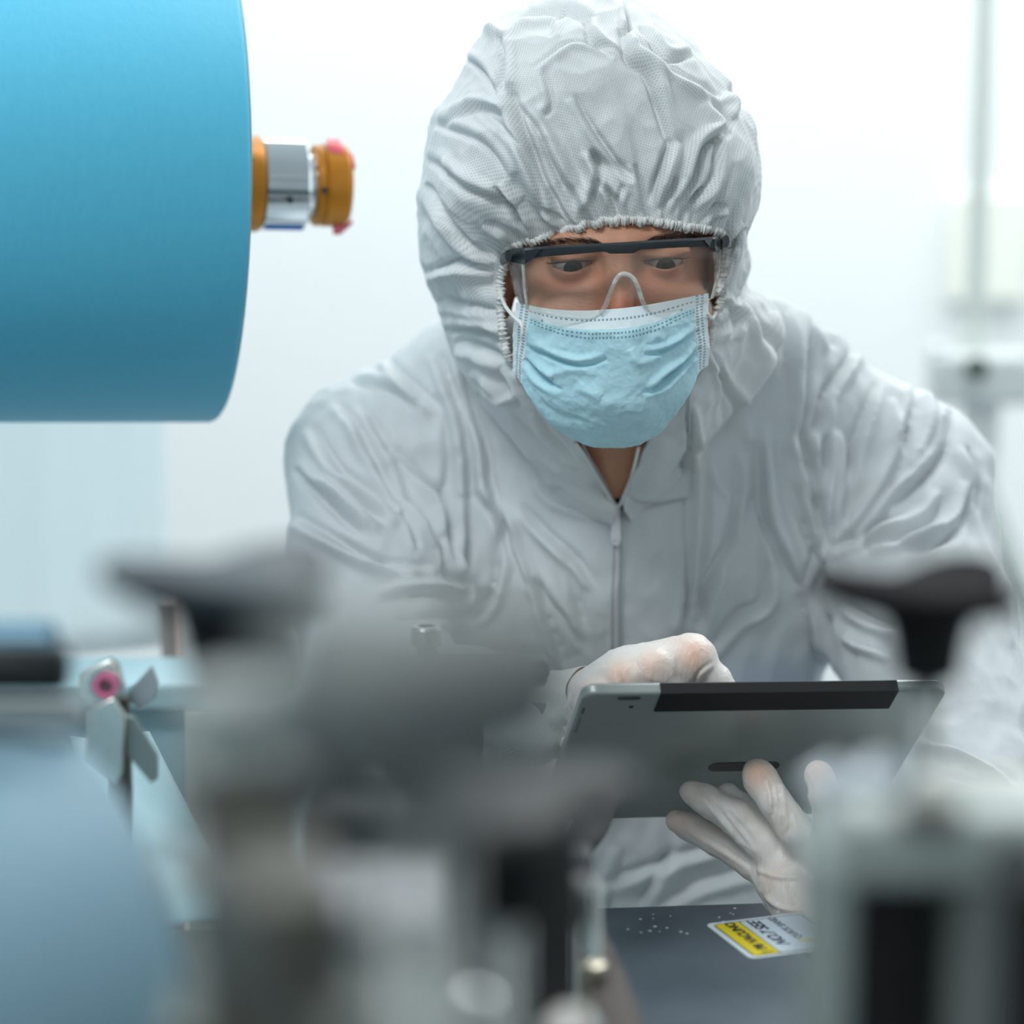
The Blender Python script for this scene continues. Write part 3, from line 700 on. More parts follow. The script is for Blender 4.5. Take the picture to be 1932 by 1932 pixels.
F2 = [([(325,870),(450,930),(600,985),(720,1000),(860,960)],9,4.5,-1), ([(325,960),(410,1050),(500,1120)],10,5.5,-1), ([(330,1010),(420,1120),(560,1200)],9,3,1),
 ([(1470,770),(1350,850),(1220,915),(1100,930)],8,4.5,1), ([(1460,880),(1380,985),(1260,1080),(1130,1190)],9,5,1), ([(1440,950),(1330,1060),(1240,1160),(1090,1210)],8,3.5,-1),
 ([(1010,900),(1070,990),(1220,950)],9,3,0), ([(970,800),(1050,1000),(1085,1200),(1095,1450)],22,3.2,0), ([(640,1160),(760,1200),(830,1230)],10,2.2,0), ([(400,1270),(560,1370),(760,1430)],12,1.6,1),
 ([(1150,880),(1180,820),(1250,850)],8,2,0), ([(330,870),(500,880),(620,900)],10,1.5,0), ([(480,1090),(620,1040),(800,1060)],10,2,0), ([(820,1230),(860,1340),(900,1450)],14,1.2,0)]
h2 = folds(MPf, [(Z2(p), w, h*.0010, s) for p, w, h, s in F2])
cr = nz3(MV, 60, 3)*.0012+nz3(MV, 130, 2, True)*.00035
uM = np.repeat(uu, nmv); vM = np.tile(vv, nmu)
fade = np.clip(vM*12-.9, 0, 1)
MV = MV+MN*((h2+cr)*fade)[:, None]
def mask_mat():
    m, nt, p = new_mat('pleated_mask'); N, L = nt.nodes, nt.links
    p.inputs['Roughness'].default_value = .62; p.inputs['Specular IOR Level'].default_value = .35
    uv = N.new('ShaderNodeUVMap'); sp = N.new('ShaderNodeSeparateXYZ'); L.new(uv.outputs[0], sp.inputs[0])
    def mth(op, a, b=None, c=None):
        n = N.new('ShaderNodeMath'); n.operation = op
        for i, q in enumerate((a, b, c)):
            if q is None: continue
            if isinstance(q, (int, float)): n.inputs[i].default_value = q
            else: L.new(q, n.inputs[i])
        return n.outputs[0]
    u, v = sp.outputs[0], sp.outputs[1]
    def rowdots(v0, hw, per):   # a row of weld dots at height v0
        a = mth('COMPARE', v, v0, hw); b = mth('LESS_THAN', mth('FRACT', mth('MULTIPLY', u, per)), .55); c = mth('COMPARE', u, .5, .415); return mth('MULTIPLY', mth('MULTIPLY', a, b), c)
    def coldots(u0, hw, per):
        a = mth('COMPARE', u, u0, hw); b = mth('LESS_THAN', mth('FRACT', mth('MULTIPLY', v, per)), .58); return mth('MULTIPLY', a, b)
    d = rowdots(.075, .0085, 46)
    for v0 in (.175, .207): d = mth('MAXIMUM', d, rowdots(v0, .008, 52))
    for u0, pr in ((.045, 26), (.072, 26), (.928, 26), (.955, 26)): d = mth('MAXIMUM', d, coldots(u0, .0075, pr))
    for u0, v0 in ((.155, .135), (.845, .125)): d = mth('MAXIMUM', d, mth('MULTIPLY', mth('COMPARE', u, u0, .005), mth('COMPARE', v, v0, .012)))
    tc = N.new('ShaderNodeTexCoord'); n1 = N.new('ShaderNodeTexNoise'); n1.inputs['Scale'].default_value = 260; n1.inputs['Detail'].default_value = 5; L.new(tc.outputs['Object'], n1.inputs['Vector'])
    blue = N.new('ShaderNodeMix'); blue.data_type = 'RGBA'; blue.inputs['A'].default_value = (.46, .75, .85, 1); blue.inputs['B'].default_value = (.58, .84, .92, 1); L.new(n1.outputs['Fac'], blue.inputs['Factor'])
    wh = mth('MAXIMUM', mth('LESS_THAN', v, .145), mth('GREATER_THAN', mth('ABSOLUTE', mth('SUBTRACT', u, .5)), .412))
    c1 = N.new('ShaderNodeMix'); c1.data_type = 'RGBA'; c1.inputs['B'].default_value = (.78, .88, .92, 1); L.new(blue.outputs['Result'], c1.inputs['A']); L.new(wh, c1.inputs['Factor'])
    c2 = N.new('ShaderNodeMix'); c2.data_type = 'RGBA'; c2.inputs['B'].default_value = (.16, .27, .32, 1); L.new(c1.outputs['Result'], c2.inputs['A']); L.new(mth('MULTIPLY', d, .8), c2.inputs['Factor'])
    L.new(c2.outputs['Result'], p.inputs['Base Color'])
    wv = N.new('ShaderNodeTexWave'); wv.inputs['Scale'].default_value = 420; wv.bands_direction = 'Z'; wv.inputs['Distortion'].default_value = 1.2; L.new(tc.outputs['Object'], wv.inputs['Vector'])
    hh = mth('SUBTRACT', mth('MULTIPLY', wv.outputs['Fac'], .25), mth('MULTIPLY', d, 1.0)); hh = mth('ADD', hh, mth('MULTIPLY', n1.outputs['Fac'], .5))
    b = N.new('ShaderNodeBump'); b.inputs['Strength'].default_value = .5; b.inputs['Distance'].default_value = .0004; L.new(hh, b.inputs['Height']); L.new(b.outputs[0], p.inputs['Normal'])
    return m
mask = mesh_obj('face_mask', to_world(MV), MQ, mask_mat(), uv=np.stack([uM, vM], 1))
s_ = mask.modifiers.new('s', 'SOLIDIFY'); s_.thickness = .0010; s_.offset = -1
A(person, mask)
bpy.context.view_layer.update()
for pts in ([(946,560,1.742),(955,580,1.730),(970,598,1.715),(984,612,1.703),(986,630,1.703)], [(1350,590,1.742),(1344,600,1.730),(1338,596,1.718),(1334,590,1.712)]):
    bm = bmesh.new(); bm_tube(bm, to_world(np.array([cpt(*p) for p in spline(pts, 30)])), .0013, n=8); o = bm_obj('ear_loop', bm, M_ELAS); sub_of(mask, o)

# ---------------------------------------------------------------- safety glasses
def gg(x, z): return .0265-4.2*x*x-.00*z-np.clip(np.abs(x)-.064, 0, 1)**1.0*4.0
def gpt(px, py, off=0.0):
    return ray_to(px, py, lambda x, z: gg(x, z)+off, 1.685)
def glass_mat(name, tint=(.93, .93, .92), haze=.06, rough=.03, fres=1.45):
    m = bpy.data.materials.new(name); m.use_nodes = True; nt = m.node_tree; N, L = nt.nodes, nt.links; N.remove(N['Principled BSDF'])
    t = N.new('ShaderNodeBsdfTransparent'); t.inputs[0].default_value = (*tint, 1)
    g = N.new('ShaderNodeBsdfGlossy'); g.inputs['Roughness'].default_value = rough
    lw = N.new('ShaderNodeLayerWeight'); lw.inputs['Blend'].default_value = .5; pw = N.new('ShaderNodeMath'); pw.operation = 'POWER'; pw.inputs[1].default_value = 4
    L.new(lw.outputs['Facing'], pw.inputs[0]); fr = N.new('ShaderNodeMath'); fr.operation = 'MULTIPLY_ADD'; fr.inputs[1].default_value = .55; fr.inputs[2].default_value = .02*fres/1.4; L.new(pw.outputs[0], fr.inputs[0])
    m1 = N.new('ShaderNodeMixShader'); L.new(fr.outputs[0], m1.inputs['Fac']); L.new(t.outputs[0], m1.inputs[1]); L.new(g.outputs[0], m1.inputs[2])
    d = N.new('ShaderNodeBsdfDiffuse'); d.inputs[0].default_value = (.78, .74, .70, 1)
    tc = N.new('ShaderNodeTexCoord'); nz = N.new('ShaderNodeTexNoise'); nz.inputs['Scale'].default_value = 45; nz.inputs['Detail'].default_value = 7
    mp = N.new('ShaderNodeMapping'); mp.inputs['Rotation'].default_value = (0, .9, 0); mp.inputs['Scale'].default_value = (.35, 1, 1.6)
    L.new(tc.outputs['Object'], mp.inputs['Vector']); L.new(mp.outputs[0], nz.inputs['Vector'])
    mr = N.new('ShaderNodeMapRange'); mr.inputs['From Min'].default_value = .42; mr.inputs['From Max'].default_value = .75; mr.inputs['To Min'].default_value = haze*.45; mr.inputs['To Max'].default_value = haze*2.4
    L.new(nz.outputs['Fac'], mr.inputs['Value'])
    m2 = N.new('ShaderNodeMixShader'); L.new(mr.outputs[0], m2.inputs['Fac']); L.new(m1.outputs[0], m2.inputs[1]); L.new(d.outputs[0], m2.inputs[2])
    L.new(m2.outputs[0], N['Material Output'].inputs['Surface']); return m
M_LENS = glass_mat('clear_lens', (.985, .975, .965), haze=.030, fres=1.36); M_LEDGE = glass_mat('clear_lens_edge', (.92, .94, .95), .28, .08, 1.7)
M_BRIDGE = glass_mat('clear_bridge', (.95, .97, .98), .50, .06, 2.4)
M_BLK = mat('black_frame_plastic', (.018, .024, .030), .38, bump=.2, bscale=700)
gl_root = None
# brow bar
Tb = spline([(958,474),(985,469),(1030,466),(1090,463),(1145,460),(1180,458),(1230,455),(1290,452),(1335,449),(1371,444)], 120)
Bb = [(958,492),(972,497),(990,498),(1006,488),(1024,485),(1080,480),(1140,475),(1152,479),(1195,478),(1210,471),(1260,468),(1326,465),(1340,468),(1352,474),(1364,470),(1371,466)]
bx = np.array([p[0] for p in Bb]); by = np.array([p[1] for p in Bb]); Bbp = np.stack([Tb[:, 0], np.interp(Tb[:, 0], bx, by)], 1)
vt = []; n_ = len(Tb)
e = [0, .12, .5, .88, 1]
for i in range(n_):
    thick = .0035+.0035*np.clip(abs(uu[int(i/n_*nmu)]-.5)*2-.82, 0, .18)/.18
    fr = [Tb[i]*(1-k)+Bbp[i]*k for k in e]
    f_ = gpt([q[0] for q in fr], [q[1] for q in fr], .0); 
    ff = f_.copy(); dep = np.array([0, .0016, .0018, .0016, 0]); 
    ff = ff+fv*dep[:, None]; bk = f_-fv*thick
    vt += list(ff)+list(bk[::-1])
vt = np.array(vt); kk = 10
fcs = [(i*kk+j, i*kk+(j+1) % kk, (i+1)*kk+(j+1) % kk, (i+1)*kk+j) for i in range(n_-1) for j in range(kk)]+[tuple(range(kk))[::-1], tuple((n_-1)*kk+j for j in range(kk))]
bar = mesh_obj('safety_glasses', to_world(vt), fcs, M_BLK); bar.data.set_sharp_from_angle(angle=math.radians(32))
A(person, bar); bpy.context.view_layer.update()
# end lugs running back to the temples
for side, pts in ((-1, [(959,483,1.702),(952,487,1.715),(947,492,1.745),(944,497,1.80)]), (1, [(1370,455,1.703),(1375,458,1.718),(1378,462,1.745),(1378,468,1.80)])):
    bm = bmesh.new(); bm_tube(bm, to_world(np.array([cpt(*p) for p in spline(pts, 24)])), [.0042-.0014*i/23 for i in range(24)], n=10, flat=.55)
    sub_of(bar, bm_obj('temple_arm', bm, M_BLK))
for side, tri in ((-1, [(958,476),(985,470),(1023,468),(1003,490),(990,498),(972,497),(958,492)]), (1, [(1328,453),(1345,446),(1371,443),(1371,466),(1364,471),(1352,475),(1338,465)])):
    bm = bmesh.new(); q = gpt([p[0] for p in tri], [p[1] for p in tri], .0012)
    bm_prism(bm, to_world(q), tuple(to_world(fv*.0022)-to_world(fv*0)))
    sub_of(bar, bm_obj('hinge_cap', bm, M_BLK, bevel=.0005))
# lens
Lo = [(985,497),(1024,486),(1080,481),(1142,476),(1180,478),(1212,472),(1270,468),(1330,466),(1358,472),(1356,505),(1350,540),(1343,562),(1325,572),(1300,580),(1270,586),(1245,589),(1228,588),(1217,580),(1209,562),(1203,542),(1195,526),(1183,518),(1172,518),(1163,526),(1152,550),(1142,575),(1132,591),(1118,599),(1095,601),(1060,597),(1020,589),(995,582),(988,545)]
def fill_patch(outline, name, m, thick=.0018, res=2.2, off=0.0):
    from mathutils.geometry import tessellate_polygon
    bm = bmesh.new(); O2 = spline(outline, len(outline)*6, closed=True)
    # constrained fill on a fine raster: cells inside plus outline snapping
    vs2 = [bm.verts.new((x, y, 0)) for x, y in O2]; bm.faces.new(vs2)
    bmesh.ops.triangulate(bm, faces=bm.faces[:])
    for ax in (0, 1):
        lo, hi = min(O2[:, ax]), max(O2[:, ax]); n = int((hi-lo)/8)
        for k in range(1, n):
            co = [0, 0, 0]; co[ax] = lo+(hi-lo)*k/n; no = [0, 0, 0]; no[ax] = 1
            bmesh.ops.bisect_plane(bm, geom=bm.verts[:]+bm.edges[:]+bm.faces[:], plane_co=co, plane_no=no)
    P2 = np.array([v.co[:2] for v in bm.verts]); q = to_world(gpt(P2[:, 0], P2[:, 1], off))
    for v, c in zip(bm.verts, q): v.co = c
    o = bm_obj(name, bm, m, smooth=True); s_ = o.modifiers.new('s', 'SOLIDIFY'); s_.thickness = thick; return o, O2
lens, O2 = fill_patch(Lo, 'lens', M_LENS); sub_of(bar, lens)
low = [p for p in O2 if p[1] > 500 and not (1130 < p[0] < 1220 and p[1] < 590)]
def gtube(pts, r, name, m, off=.0, n=80, flat=1):
    C = spline(pts, n); q = to_world(gpt(C[:, 0], C[:, 1], off)); bm = bmesh.new(); bm_tube(bm, q, r, n=8, flat=flat); o = bm_obj(name, bm, m); sub_of(bar, o); return o
gtube([(986,498),(989,545),(996,583),(1020,590),(1060,598),(1095,602),(1118,600),(1133,591)], .00045, 'lens_rim', M_LEDGE)
gtube([(1217,580),(1228,588),(1245,590),(1270,587),(1300,581),(1330,570),(1344,562)], .00045, 'lens_rim', M_LEDGE)
gtube([(1133,592),(1143,575),(1153,549),(1163,527),(1172,518),(1183,518),(1195,526),(1204,543),(1210,563),(1219,582)], .0017, 'nose_bridge', M_BRIDGE, .0006)
gtube([(987,498),(990,545),(995,582)], .0010, 'lens_fold', M_LEDGE, .0003); gtube([(1357,472),(1355,510),(1343,563)], .0010, 'lens_fold', M_LEDGE, .0003)
# side shields
for side, top, bot in ((-1, [(958,492),(986,497)], [(972,560),(995,583)]), (1, [(1357,472),(1368,470)], [(1343,563),(1353,548)])):
    pass
def shield(cols_, name):
    out = []; n = 14
    for (a, b) in cols_:
        a, b = np.array(cpt(*a)), np.array(cpt(*b))
        for j in range(n): out.append(a+(b-a)*j/(n-1))
    k = len(cols_); f = [(i*n+j, (i+1)*n+j, (i+1)*n+j+1, i*n+j+1) for i in range(k-1) for j in range(n-1)]
    o = mesh_obj(name, to_world(np.array(out)), f, M_LENS); s_ = o.modifiers.new('s', 'SOLIDIFY'); s_.thickness = .0015; sub_of(bar, o)
def gdep(px, py): return float(gpt(px, py)[0][1])
d1, d2 = gdep(986, 498), gdep(995, 582)
shield([((986,498,d1),(995,582,d2)), ((972,497,d1+.008),(985,578,d2+.010)), ((962,496,d1+.018),(972,560,d2+.022)), ((958,494,d1+.028),(963,535,d2+.034))], 'side_shield')
d1, d2 = gdep(1357, 472), gdep(1343, 563)
shield([((1357,472,d1),(1343,563,d2)), ((1364,471,d1+.008),(1351,558,d2+.010)), ((1369,470,d1+.018),(1360,540,d2+.02))], 'side_shield')

# ---------------------------------------------------------------- gloved hands
def glove_mat():
    m, nt, p = new_mat('latex_glove'); N, L = nt.nodes, nt.links
    p.inputs['Roughness'].default_value = .42; p.inputs['Subsurface Weight'].default_value = .25; p.inputs['Subsurface Scale'].default_value = .006
    tc = N.new('ShaderNodeTexCoord'); n1 = N.new('ShaderNodeTexNoise'); n1.inputs['Scale'].default_value = 32; n1.inputs['Detail'].default_value = 3; L.new(tc.outputs['Object'], n1.inputs['Vector'])
    mx = N.new('ShaderNodeMix'); mx.data_type = 'RGBA'; mx.inputs['A'].default_value = (.80, .77, .74, 1); mx.inputs['B'].default_value = (.84, .56, .44, 1)
    at = N.new('ShaderNodeAttribute'); at.attribute_name = 'tone'
    mr = N.new('ShaderNodeMapRange'); mr.inputs['From Min'].default_value = .45; mr.inputs['From Max'].default_value = .75; mr.inputs['To Max'].default_value = .35
    L.new(n1.outputs['Fac'], mr.inputs['Value']); ad = N.new('ShaderNodeMath'); ad.operation = 'ADD'; ad.use_clamp = True; L.new(mr.outputs[0], ad.inputs[0]); L.new(at.outputs['Fac'], ad.inputs[1])
    L.new(ad.outputs[0], mx.inputs['Factor']); L.new(mx.outputs['Result'], p.inputs['Base Color'])
    n2 = N.new('ShaderNodeTexNoise'); n2.inputs['Scale'].default_value = 150; n2.inputs['Detail'].default_value = 3; n2.inputs['Distortion'].default_value = 1.5
    mp = N.new('ShaderNodeMapping'); mp.inputs['Scale'].default_value = (1, 1, .35); mp.inputs['Rotation'].default_value = (0, .6, 0); L.new(tc.outputs['Object'], mp.inputs['Vector']); L.new(mp.outputs[0], n2.inputs['Vector'])
    b = N.new('ShaderNodeBump'); b.inputs['Strength'].default_value = .6; b.inputs['Distance'].default_value = .0015; L.new(n2.outputs['Fac'], b.inputs['Height']); L.new(b.outputs[0], p.inputs['Normal'])
    return m
M_GLOVE = glove_mat()
def hand(name, lo, hi, chains, knuckles, creases):
    fld = Field(lo, hi, .0015)
    for ch, k in chains: fld.chain([(cpt(*p[:3]), mr_(p[3], p[2])) for p in ch], k, .003)
    V, Q = fld.mesh(2); N = normals(V, Q)
    tone = np.zeros(len(V))
    for kp in knuckles:
        c = cpt(*kp[:3]); tone = np.maximum(tone, kp[3]*np.exp(-((V-c)**2).sum(1)/(.012**2)))
    V = V+N*(folds(px_of(V), creases)*np.clip(-N[:, 1]*2+.3, 0, 1)+nz3(V, 70, 2, True)*.0006)[:, None]
    o = mesh_obj(name, to_world(V), Q, M_GLOVE); at = o.data.attributes.new('tone', 'FLOAT', 'POINT'); at.data.foreach_set('value', tone.astype(np.float32))
    A(person, o); bpy.context.view_layer.update(); return o
# hand reaching over the tablet to touch its screen
hA = hand('glove', (.012, 1.615, -.185), (.165, 1.76, -.078), [
 ([(1075,1345,1.705,62),(1130,1320,1.69,62),(1190,1290,1.685,56)], .01),
 ([(1075,1350,1.705,60),(1135,1335,1.685,56)], .01),
 ([(1180,1285,1.69,50),(1300,1252,1.685,42)], .012),
 ([(1180,1270,1.69,42),(1305,1240,1.685,38)], .012),
 ([(1255,1262,1.69,42),(1306,1241,1.685,37),(1352,1287,1.685,30),(1384,1335,1.682,26),(1390,1365,1.688,22)], .008),
 ([(1190,1280,1.69,42),(1235,1262,1.675,36),(1272,1315,1.68,30),(1285,1370,1.695,26),(1290,1390,1.70,22)], .007),
 ([(1140,1295,1.69,42),(1172,1285,1.672,33),(1205,1335,1.68,28),(1222,1380,1.695,24)], .006),
 ([(1110,1325,1.69,40),(1125,1318,1.668,29),(1148,1362,1.68,25),(1165,1390,1.69,21)], .006),
 ([(1090,1370,1.70,38),(1082,1395,1.69,28),(1104,1428,1.70,24),(1130,1440,1.71,20)], .007)],
 [(1306,1236,1.665,.9),(1225,1250,1.66,.8),(1165,1272,1.66,.7),(1118,1300,1.66,.6),(1350,1285,1.66,.3)],
 [([(1310,1300),(1320,1270),(1345,1250)],5,.0020,1), ([(1165,1250),(1180,1290),(1175,1330)],7,-.002,0), ([(1080,1310),(1075,1350),(1095,1390)],6,.0022,1), ([(1060,1320),(1055,1360),(1075,1400)],6,.0018,-1), ([(1100,1310),(1110,1350),(1085,1400)],5,.002,1)])
# rolled cuff of that glove
def ring(c, ax, r1, r2, tube, name, m, up=(0, 0, 1), n=64, r0=0):
    R = frame_from(ax, up); bm = bmesh.new(); pts = [Vector(c)+R @ Vector((r1*math.cos(a), r2*math.sin(a), .0015*math.sin(3*a))) for a in np.linspace(0, 2*PI, n)]
    bm_tube(bm, pts, tube, n=8, cap=False); return bm_obj(name, bm, m)
axA = Vector(W(1130, 1315, 1.675))-Vector(W(1040, 1362, 1.72))
def cuff_tube(c0, c1, ra, rb, name, m, flare=.0, up=(0, 0, 1), sq=1.0, wav=.0008, n=72, k=26):
    ax = Vector(c1)-Vector(c0); R = frame_from(ax, up); vs2 = []
    for i in range(k):
        t = i/(k-1)
        for j in range(n):
            a = 2*PI*j/n; r = ra+(rb-ra)*t+wav*math.sin(5*a+7*t)+wav*.8*math.sin(9*a-4*t)*math.sin(PI*t)
            vs2.append(Vector(c0)+R @ Vector((r*math.cos(a)*sq, r*math.sin(a), ax.length*t)))
    f = [(i*n+j, i*n+(j+1) % n, (i+1)*n+(j+1) % n, (i+1)*n+j) for i in range(k-1) for j in range(n)]
    o = mesh_obj(name, vs2, f, m, uv=np.array([(v.x, v.z) for v in vs2])); s2 = o.modifiers.new('s', 'SOLIDIFY'); s2.thickness = .0006; s2.offset = 0; return o
cA = cuff_tube(W(1062, 1352, 1.712), W(1120, 1322, 1.690), .0318, .0235, 'glove_cuff', M_GLOVE); sub_of(hA, cA)
sub_of(hA, ring(W(1062, 1352, 1.712), Vector(W(1120, 1322, 1.690))-Vector(W(1062, 1352, 1.712)), .0320, .0320, .0010, 'cuff_bead', mat('cuff_bead_latex', (.84, .84, .72), .45)))
sl_ = cuff_tube(W(930, 1362, 1.735), W(1012, 1366, 1.712), .0330, .0290, 'sleeve_cuff', M_SUIT, wav=.0012); sub_of(suit, sl_)
bm = bmesh.new(); bm_tube(bm, [W(985, 1368, 1.715), W(1080, 1345, 1.70)], [.024, .022], n=32); sub_of(suit, bm_obj('inner_cuff', bm, mat('grey_knit_cuff', (.30, .31, .32), .9, bump=.6)))
# hand holding the tablet from behind
hB = hand('glove', (.085, 1.575, -.335), (.26, 1.765, -.145), [
 ([(1498,1668,1.685,66),(1545,1765,1.66,64),(1600,1830,1.64,66)], .01),
 ([(1500,1640,1.695,52),(1560,1640,1.69,50),(1575,1720,1.67,56)], .012),
 ([(1470,1660,1.69,42),(1425,1628,1.705,33),(1355,1586,1.718,29),(1302,1560,1.723,26),(1276,1549,1.723,21)], .007),
 ([(1485,1640,1.69,42),(1445,1595,1.69,36),(1385,1540,1.692,32),(1330,1508,1.697,28),(1306,1494,1.700,24)], .006),
 ([(1510,1615,1.69,40),(1465,1570,1.692,31),(1410,1530,1.705,28),(1372,1500,1.706,24)], .005),
 ([(1535,1610,1.68,42),(1500,1565,1.665,33),(1462,1512,1.667,31),(1436,1472,1.672,32),(1430,1462,1.672,31)], .005),
 ([(1565,1640,1.67,40),(1568,1560,1.645,33),(1556,1500,1.64,30),(1545,1462,1.645,28)], .008)],
 [(1428,1455,1.66,1.0),(1303,1488,1.685,.45),(1270,1546,1.71,.5),(1545,1455,1.63,1.0),(1440,1660,1.67,.3),(1490,1690,1.65,.4)],
 [([(1450,1470),(1458,1510),(1455,1540)],5,.0025,1), ([(1470,1480),(1475,1520),(1470,1555)],5,.0025,-1), ([(1485,1530),(1488,1555),(1480,1575)],5,.0022,1), ([(1330,1500),(1360,1540),(1410,1600)],7,.002,1),
  ([(1370,1530),(1400,1560),(1430,1600)],6,-.0016,0), ([(1425,1640),(1470,1655),(1520,1655)],4,.0022,0), ([(1440,1690),(1480,1715),(1530,1718)],4,.0024,0), ([(1300,1565),(1360,1600),(1420,1640)],6,.0015,1)])
cB = cuff_tube(W(1640, 1880, 1.625), W(1575, 1790, 1.645), .031, .0245, 'glove_cuff', M_GLOVE); sub_of(hB, cB)

# trousers and shoes of the suit, below the machine top
ft = Field((-.16, 1.90, .0), (.32, 2.40, 1.05), .009)
for s, x in ((-1, -.03), (1, .17)):
    ft.chain([((.07+s*.055, 2.22, .95), .115), ((x, 2.20, .52), .085), ((x, 2.17, .10), .075)], .03)
ft.ell((.07, 2.2, .90), (.17, .12, .14), .05)
V2, Q2 = ft.mesh(2); V2 = V2+normals(V2, Q2)*(nz3(V2, 12, 3)*.008)[:, None]
tr_ = mesh_obj('coverall_legs', V2, Q2, M_SUIT, uv=V2[:, [0, 2]]); sub_of(suit, tr_)
for x in (-.03, .17):
    bm = bmesh.new(); r = bmesh.ops.create_uvsphere(bm, u_segments=32, v_segments=20, radius=1)
    for v in bm.verts: v.co.z = max(v.co.z, -.7)
    bmesh.ops.transform(bm, matrix=Matrix.Translation(Vector((x, 2.10, .042))) @ Matrix.Diagonal(Vector((.052, .14, .06, 1))), verts=bm.verts)
    A(person, bm_obj('shoe', bm, M_HOOD))
# ================================================================ room
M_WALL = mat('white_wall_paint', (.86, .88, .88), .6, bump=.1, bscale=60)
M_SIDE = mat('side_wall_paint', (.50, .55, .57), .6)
M_FLOOR = mat('pale_vinyl_floor', (.35, .40, .42), .35, var=.06, vscale=4)
M_CEIL = mat('white_ceiling', (.85, .86, .86), .8)
def box_obj(name, lo, hi, m, bevel=0, **k):
    bm = bmesh.new(); lo = np.array(lo); hi = np.array(hi); bm_box(bm, (lo+hi)/2, hi-lo); return bm_obj(name, bm, m, bevel=bevel, smooth=bevel > 0)
RX, RY0, RY1, RZ = 2.6, -2.4, 4.3, 2.9
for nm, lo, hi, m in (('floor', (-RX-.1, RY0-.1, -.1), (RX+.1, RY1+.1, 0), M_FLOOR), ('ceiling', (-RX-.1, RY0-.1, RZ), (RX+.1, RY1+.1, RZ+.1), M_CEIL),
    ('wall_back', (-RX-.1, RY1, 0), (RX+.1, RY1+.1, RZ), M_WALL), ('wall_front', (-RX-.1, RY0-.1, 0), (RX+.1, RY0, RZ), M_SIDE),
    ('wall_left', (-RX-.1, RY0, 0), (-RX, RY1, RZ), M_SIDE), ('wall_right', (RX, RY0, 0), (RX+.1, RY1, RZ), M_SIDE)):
    tag(box_obj(nm, lo, hi, m), kind='structure')
tag(box_obj('baseboard_back', (-RX, RY1-.012, 0), (RX, RY1, .09), mat('grey_vinyl_base', (.4, .43, .44), .5)), kind='structure')
def area(name, loc, size, power, col=(1, 1, 1), rot=(0, 0, 0)):
    l = bpy.data.lights.new(name, 'AREA'); l.shape = 'RECTANGLE'; l.size, l.size_y = size; l.energy = power; l.color = col
    o = bpy.data.objects.new(name, l); COL.objects.link(o); o.location = loc; o.rotation_euler = rot; return o
LS = globals().get('LS', 1.0)
area('ceiling_panel', (0.2, 3.65, 2.86), (4.2, .5), 60*LS, (.97, 1, 1))
area('ceiling_panel', (.9, 2.5, 2.86), (1.0, .5), 22*LS, (.97, 1, 1))
area('ceiling_panel', (-1.0, 1.9, 2.86), (1.2, .6), 9*LS, (.93, .98, 1))
area('ceiling_panel', (-.7, .5, 2.86), (.8, .5), 26*LS, (.95, .99, 1))
area('ceiling_panel', (.3, -1.3, 2.86), (1.6, .6), 8*LS, (.97, 1, 1))
area('unseen_fill', (.2, -2.34, 1.9), (2.6, 1.5), 23*LS, (1, .99, .98), (math.radians(-90), 0, 0))  # added behind the camera to brighten the face; the wall has no window
area('unseen_fill', (2.55, 2.4, 1.7), (1.6, 1.4), 7*LS, (.95, .99, 1), (0, math.radians(90), 0))  # soft area lamp at the right wall, out of view; no window there
w = bpy.data.worlds.new('world'); S.world = w; w.use_nodes = True; w.node_tree.nodes['Background'].inputs[0].default_value = (.6, .7, .75, 1); w.node_tree.nodes['Background'].inputs[1].default_value = .3

# ---------------------------------------------------------------- wall fittings, far right
M_PIPE = mat('pale_green_grey_conduit', (.62, .68, .64), .5)
M_DKG = mat('dark_green_black', (.02, .045, .03), .5); M_GREYP = mat('pale_grey_plastic', (.58, .63, .63), .5)
YB = 3.45
bm = bmesh.new(); p0 = W(1838, 660, 3.4); bm_lathe(bm, (p0[0], p0[1], p0[2]), (0, 0, 1), [(0, .013), (RZ-p0[2]-.001, .013)], 32)
pr = empty('conduit', (p0[0], p0[1], p0[2])); tag(pr, 'pale grey-green vertical conduit rising to the ceiling at far right', 'pipe')
A(pr, bm_obj('pipe', bm, M_PIPE)); bm = bmesh.new(); bm_lathe(bm, p0-np.array([0, 0, .004]), (0, 0, 1), [(0, .016), (.03, .016), (.034, .014)], 32); A(pr, bm_obj('coupling', bm, M_PIPE))
p1 = W(1800, 705, 3.38); vr = empty('service_outlet', p1); tag(vr, 'grey service outlet box with dark knob under the vertical conduit', 'outlet')
bm = bmesh.new(); bm_box(bm, W(1850, 712, 3.40), (.135, .06, .070)); A(vr, bm_obj('outlet_body', bm, M_GREYP, bevel=.012))
bm = bmesh.new(); bm_lathe(bm, W(1840, 692, 3.37), (0, -1, .1), [(0, .014), (.02, .014), (.026, .010)], 32); A(vr, bm_obj('knob', bm, M_DKG, angle=50))
bm = bmesh.new(); bm_box(bm, W(1772, 690, 3.40), (.030, .05, .06)); A(vr, bm_obj('side_cap', bm, M_GREYP, bevel=.01))
bm = bmesh.new(); q = W(1850, 735, 3.43); bm_box(bm, (q[0], q[1], q[2]/2-.01), (.05, .03, q[2]-.02)); A(vr, bm_obj('post', bm, mat('white_trunking', (.8, .82, .82), .5), bevel=.004))
bm = bmesh.new(); a_, b_ = W(1890, 470, 3.9), W(2010, 655, 3.9); bm_box(bm, ((a_[0]+b_[0])/2, 4.287, (a_[2]+b_[2])/2+.05), (.13, .03, .18))
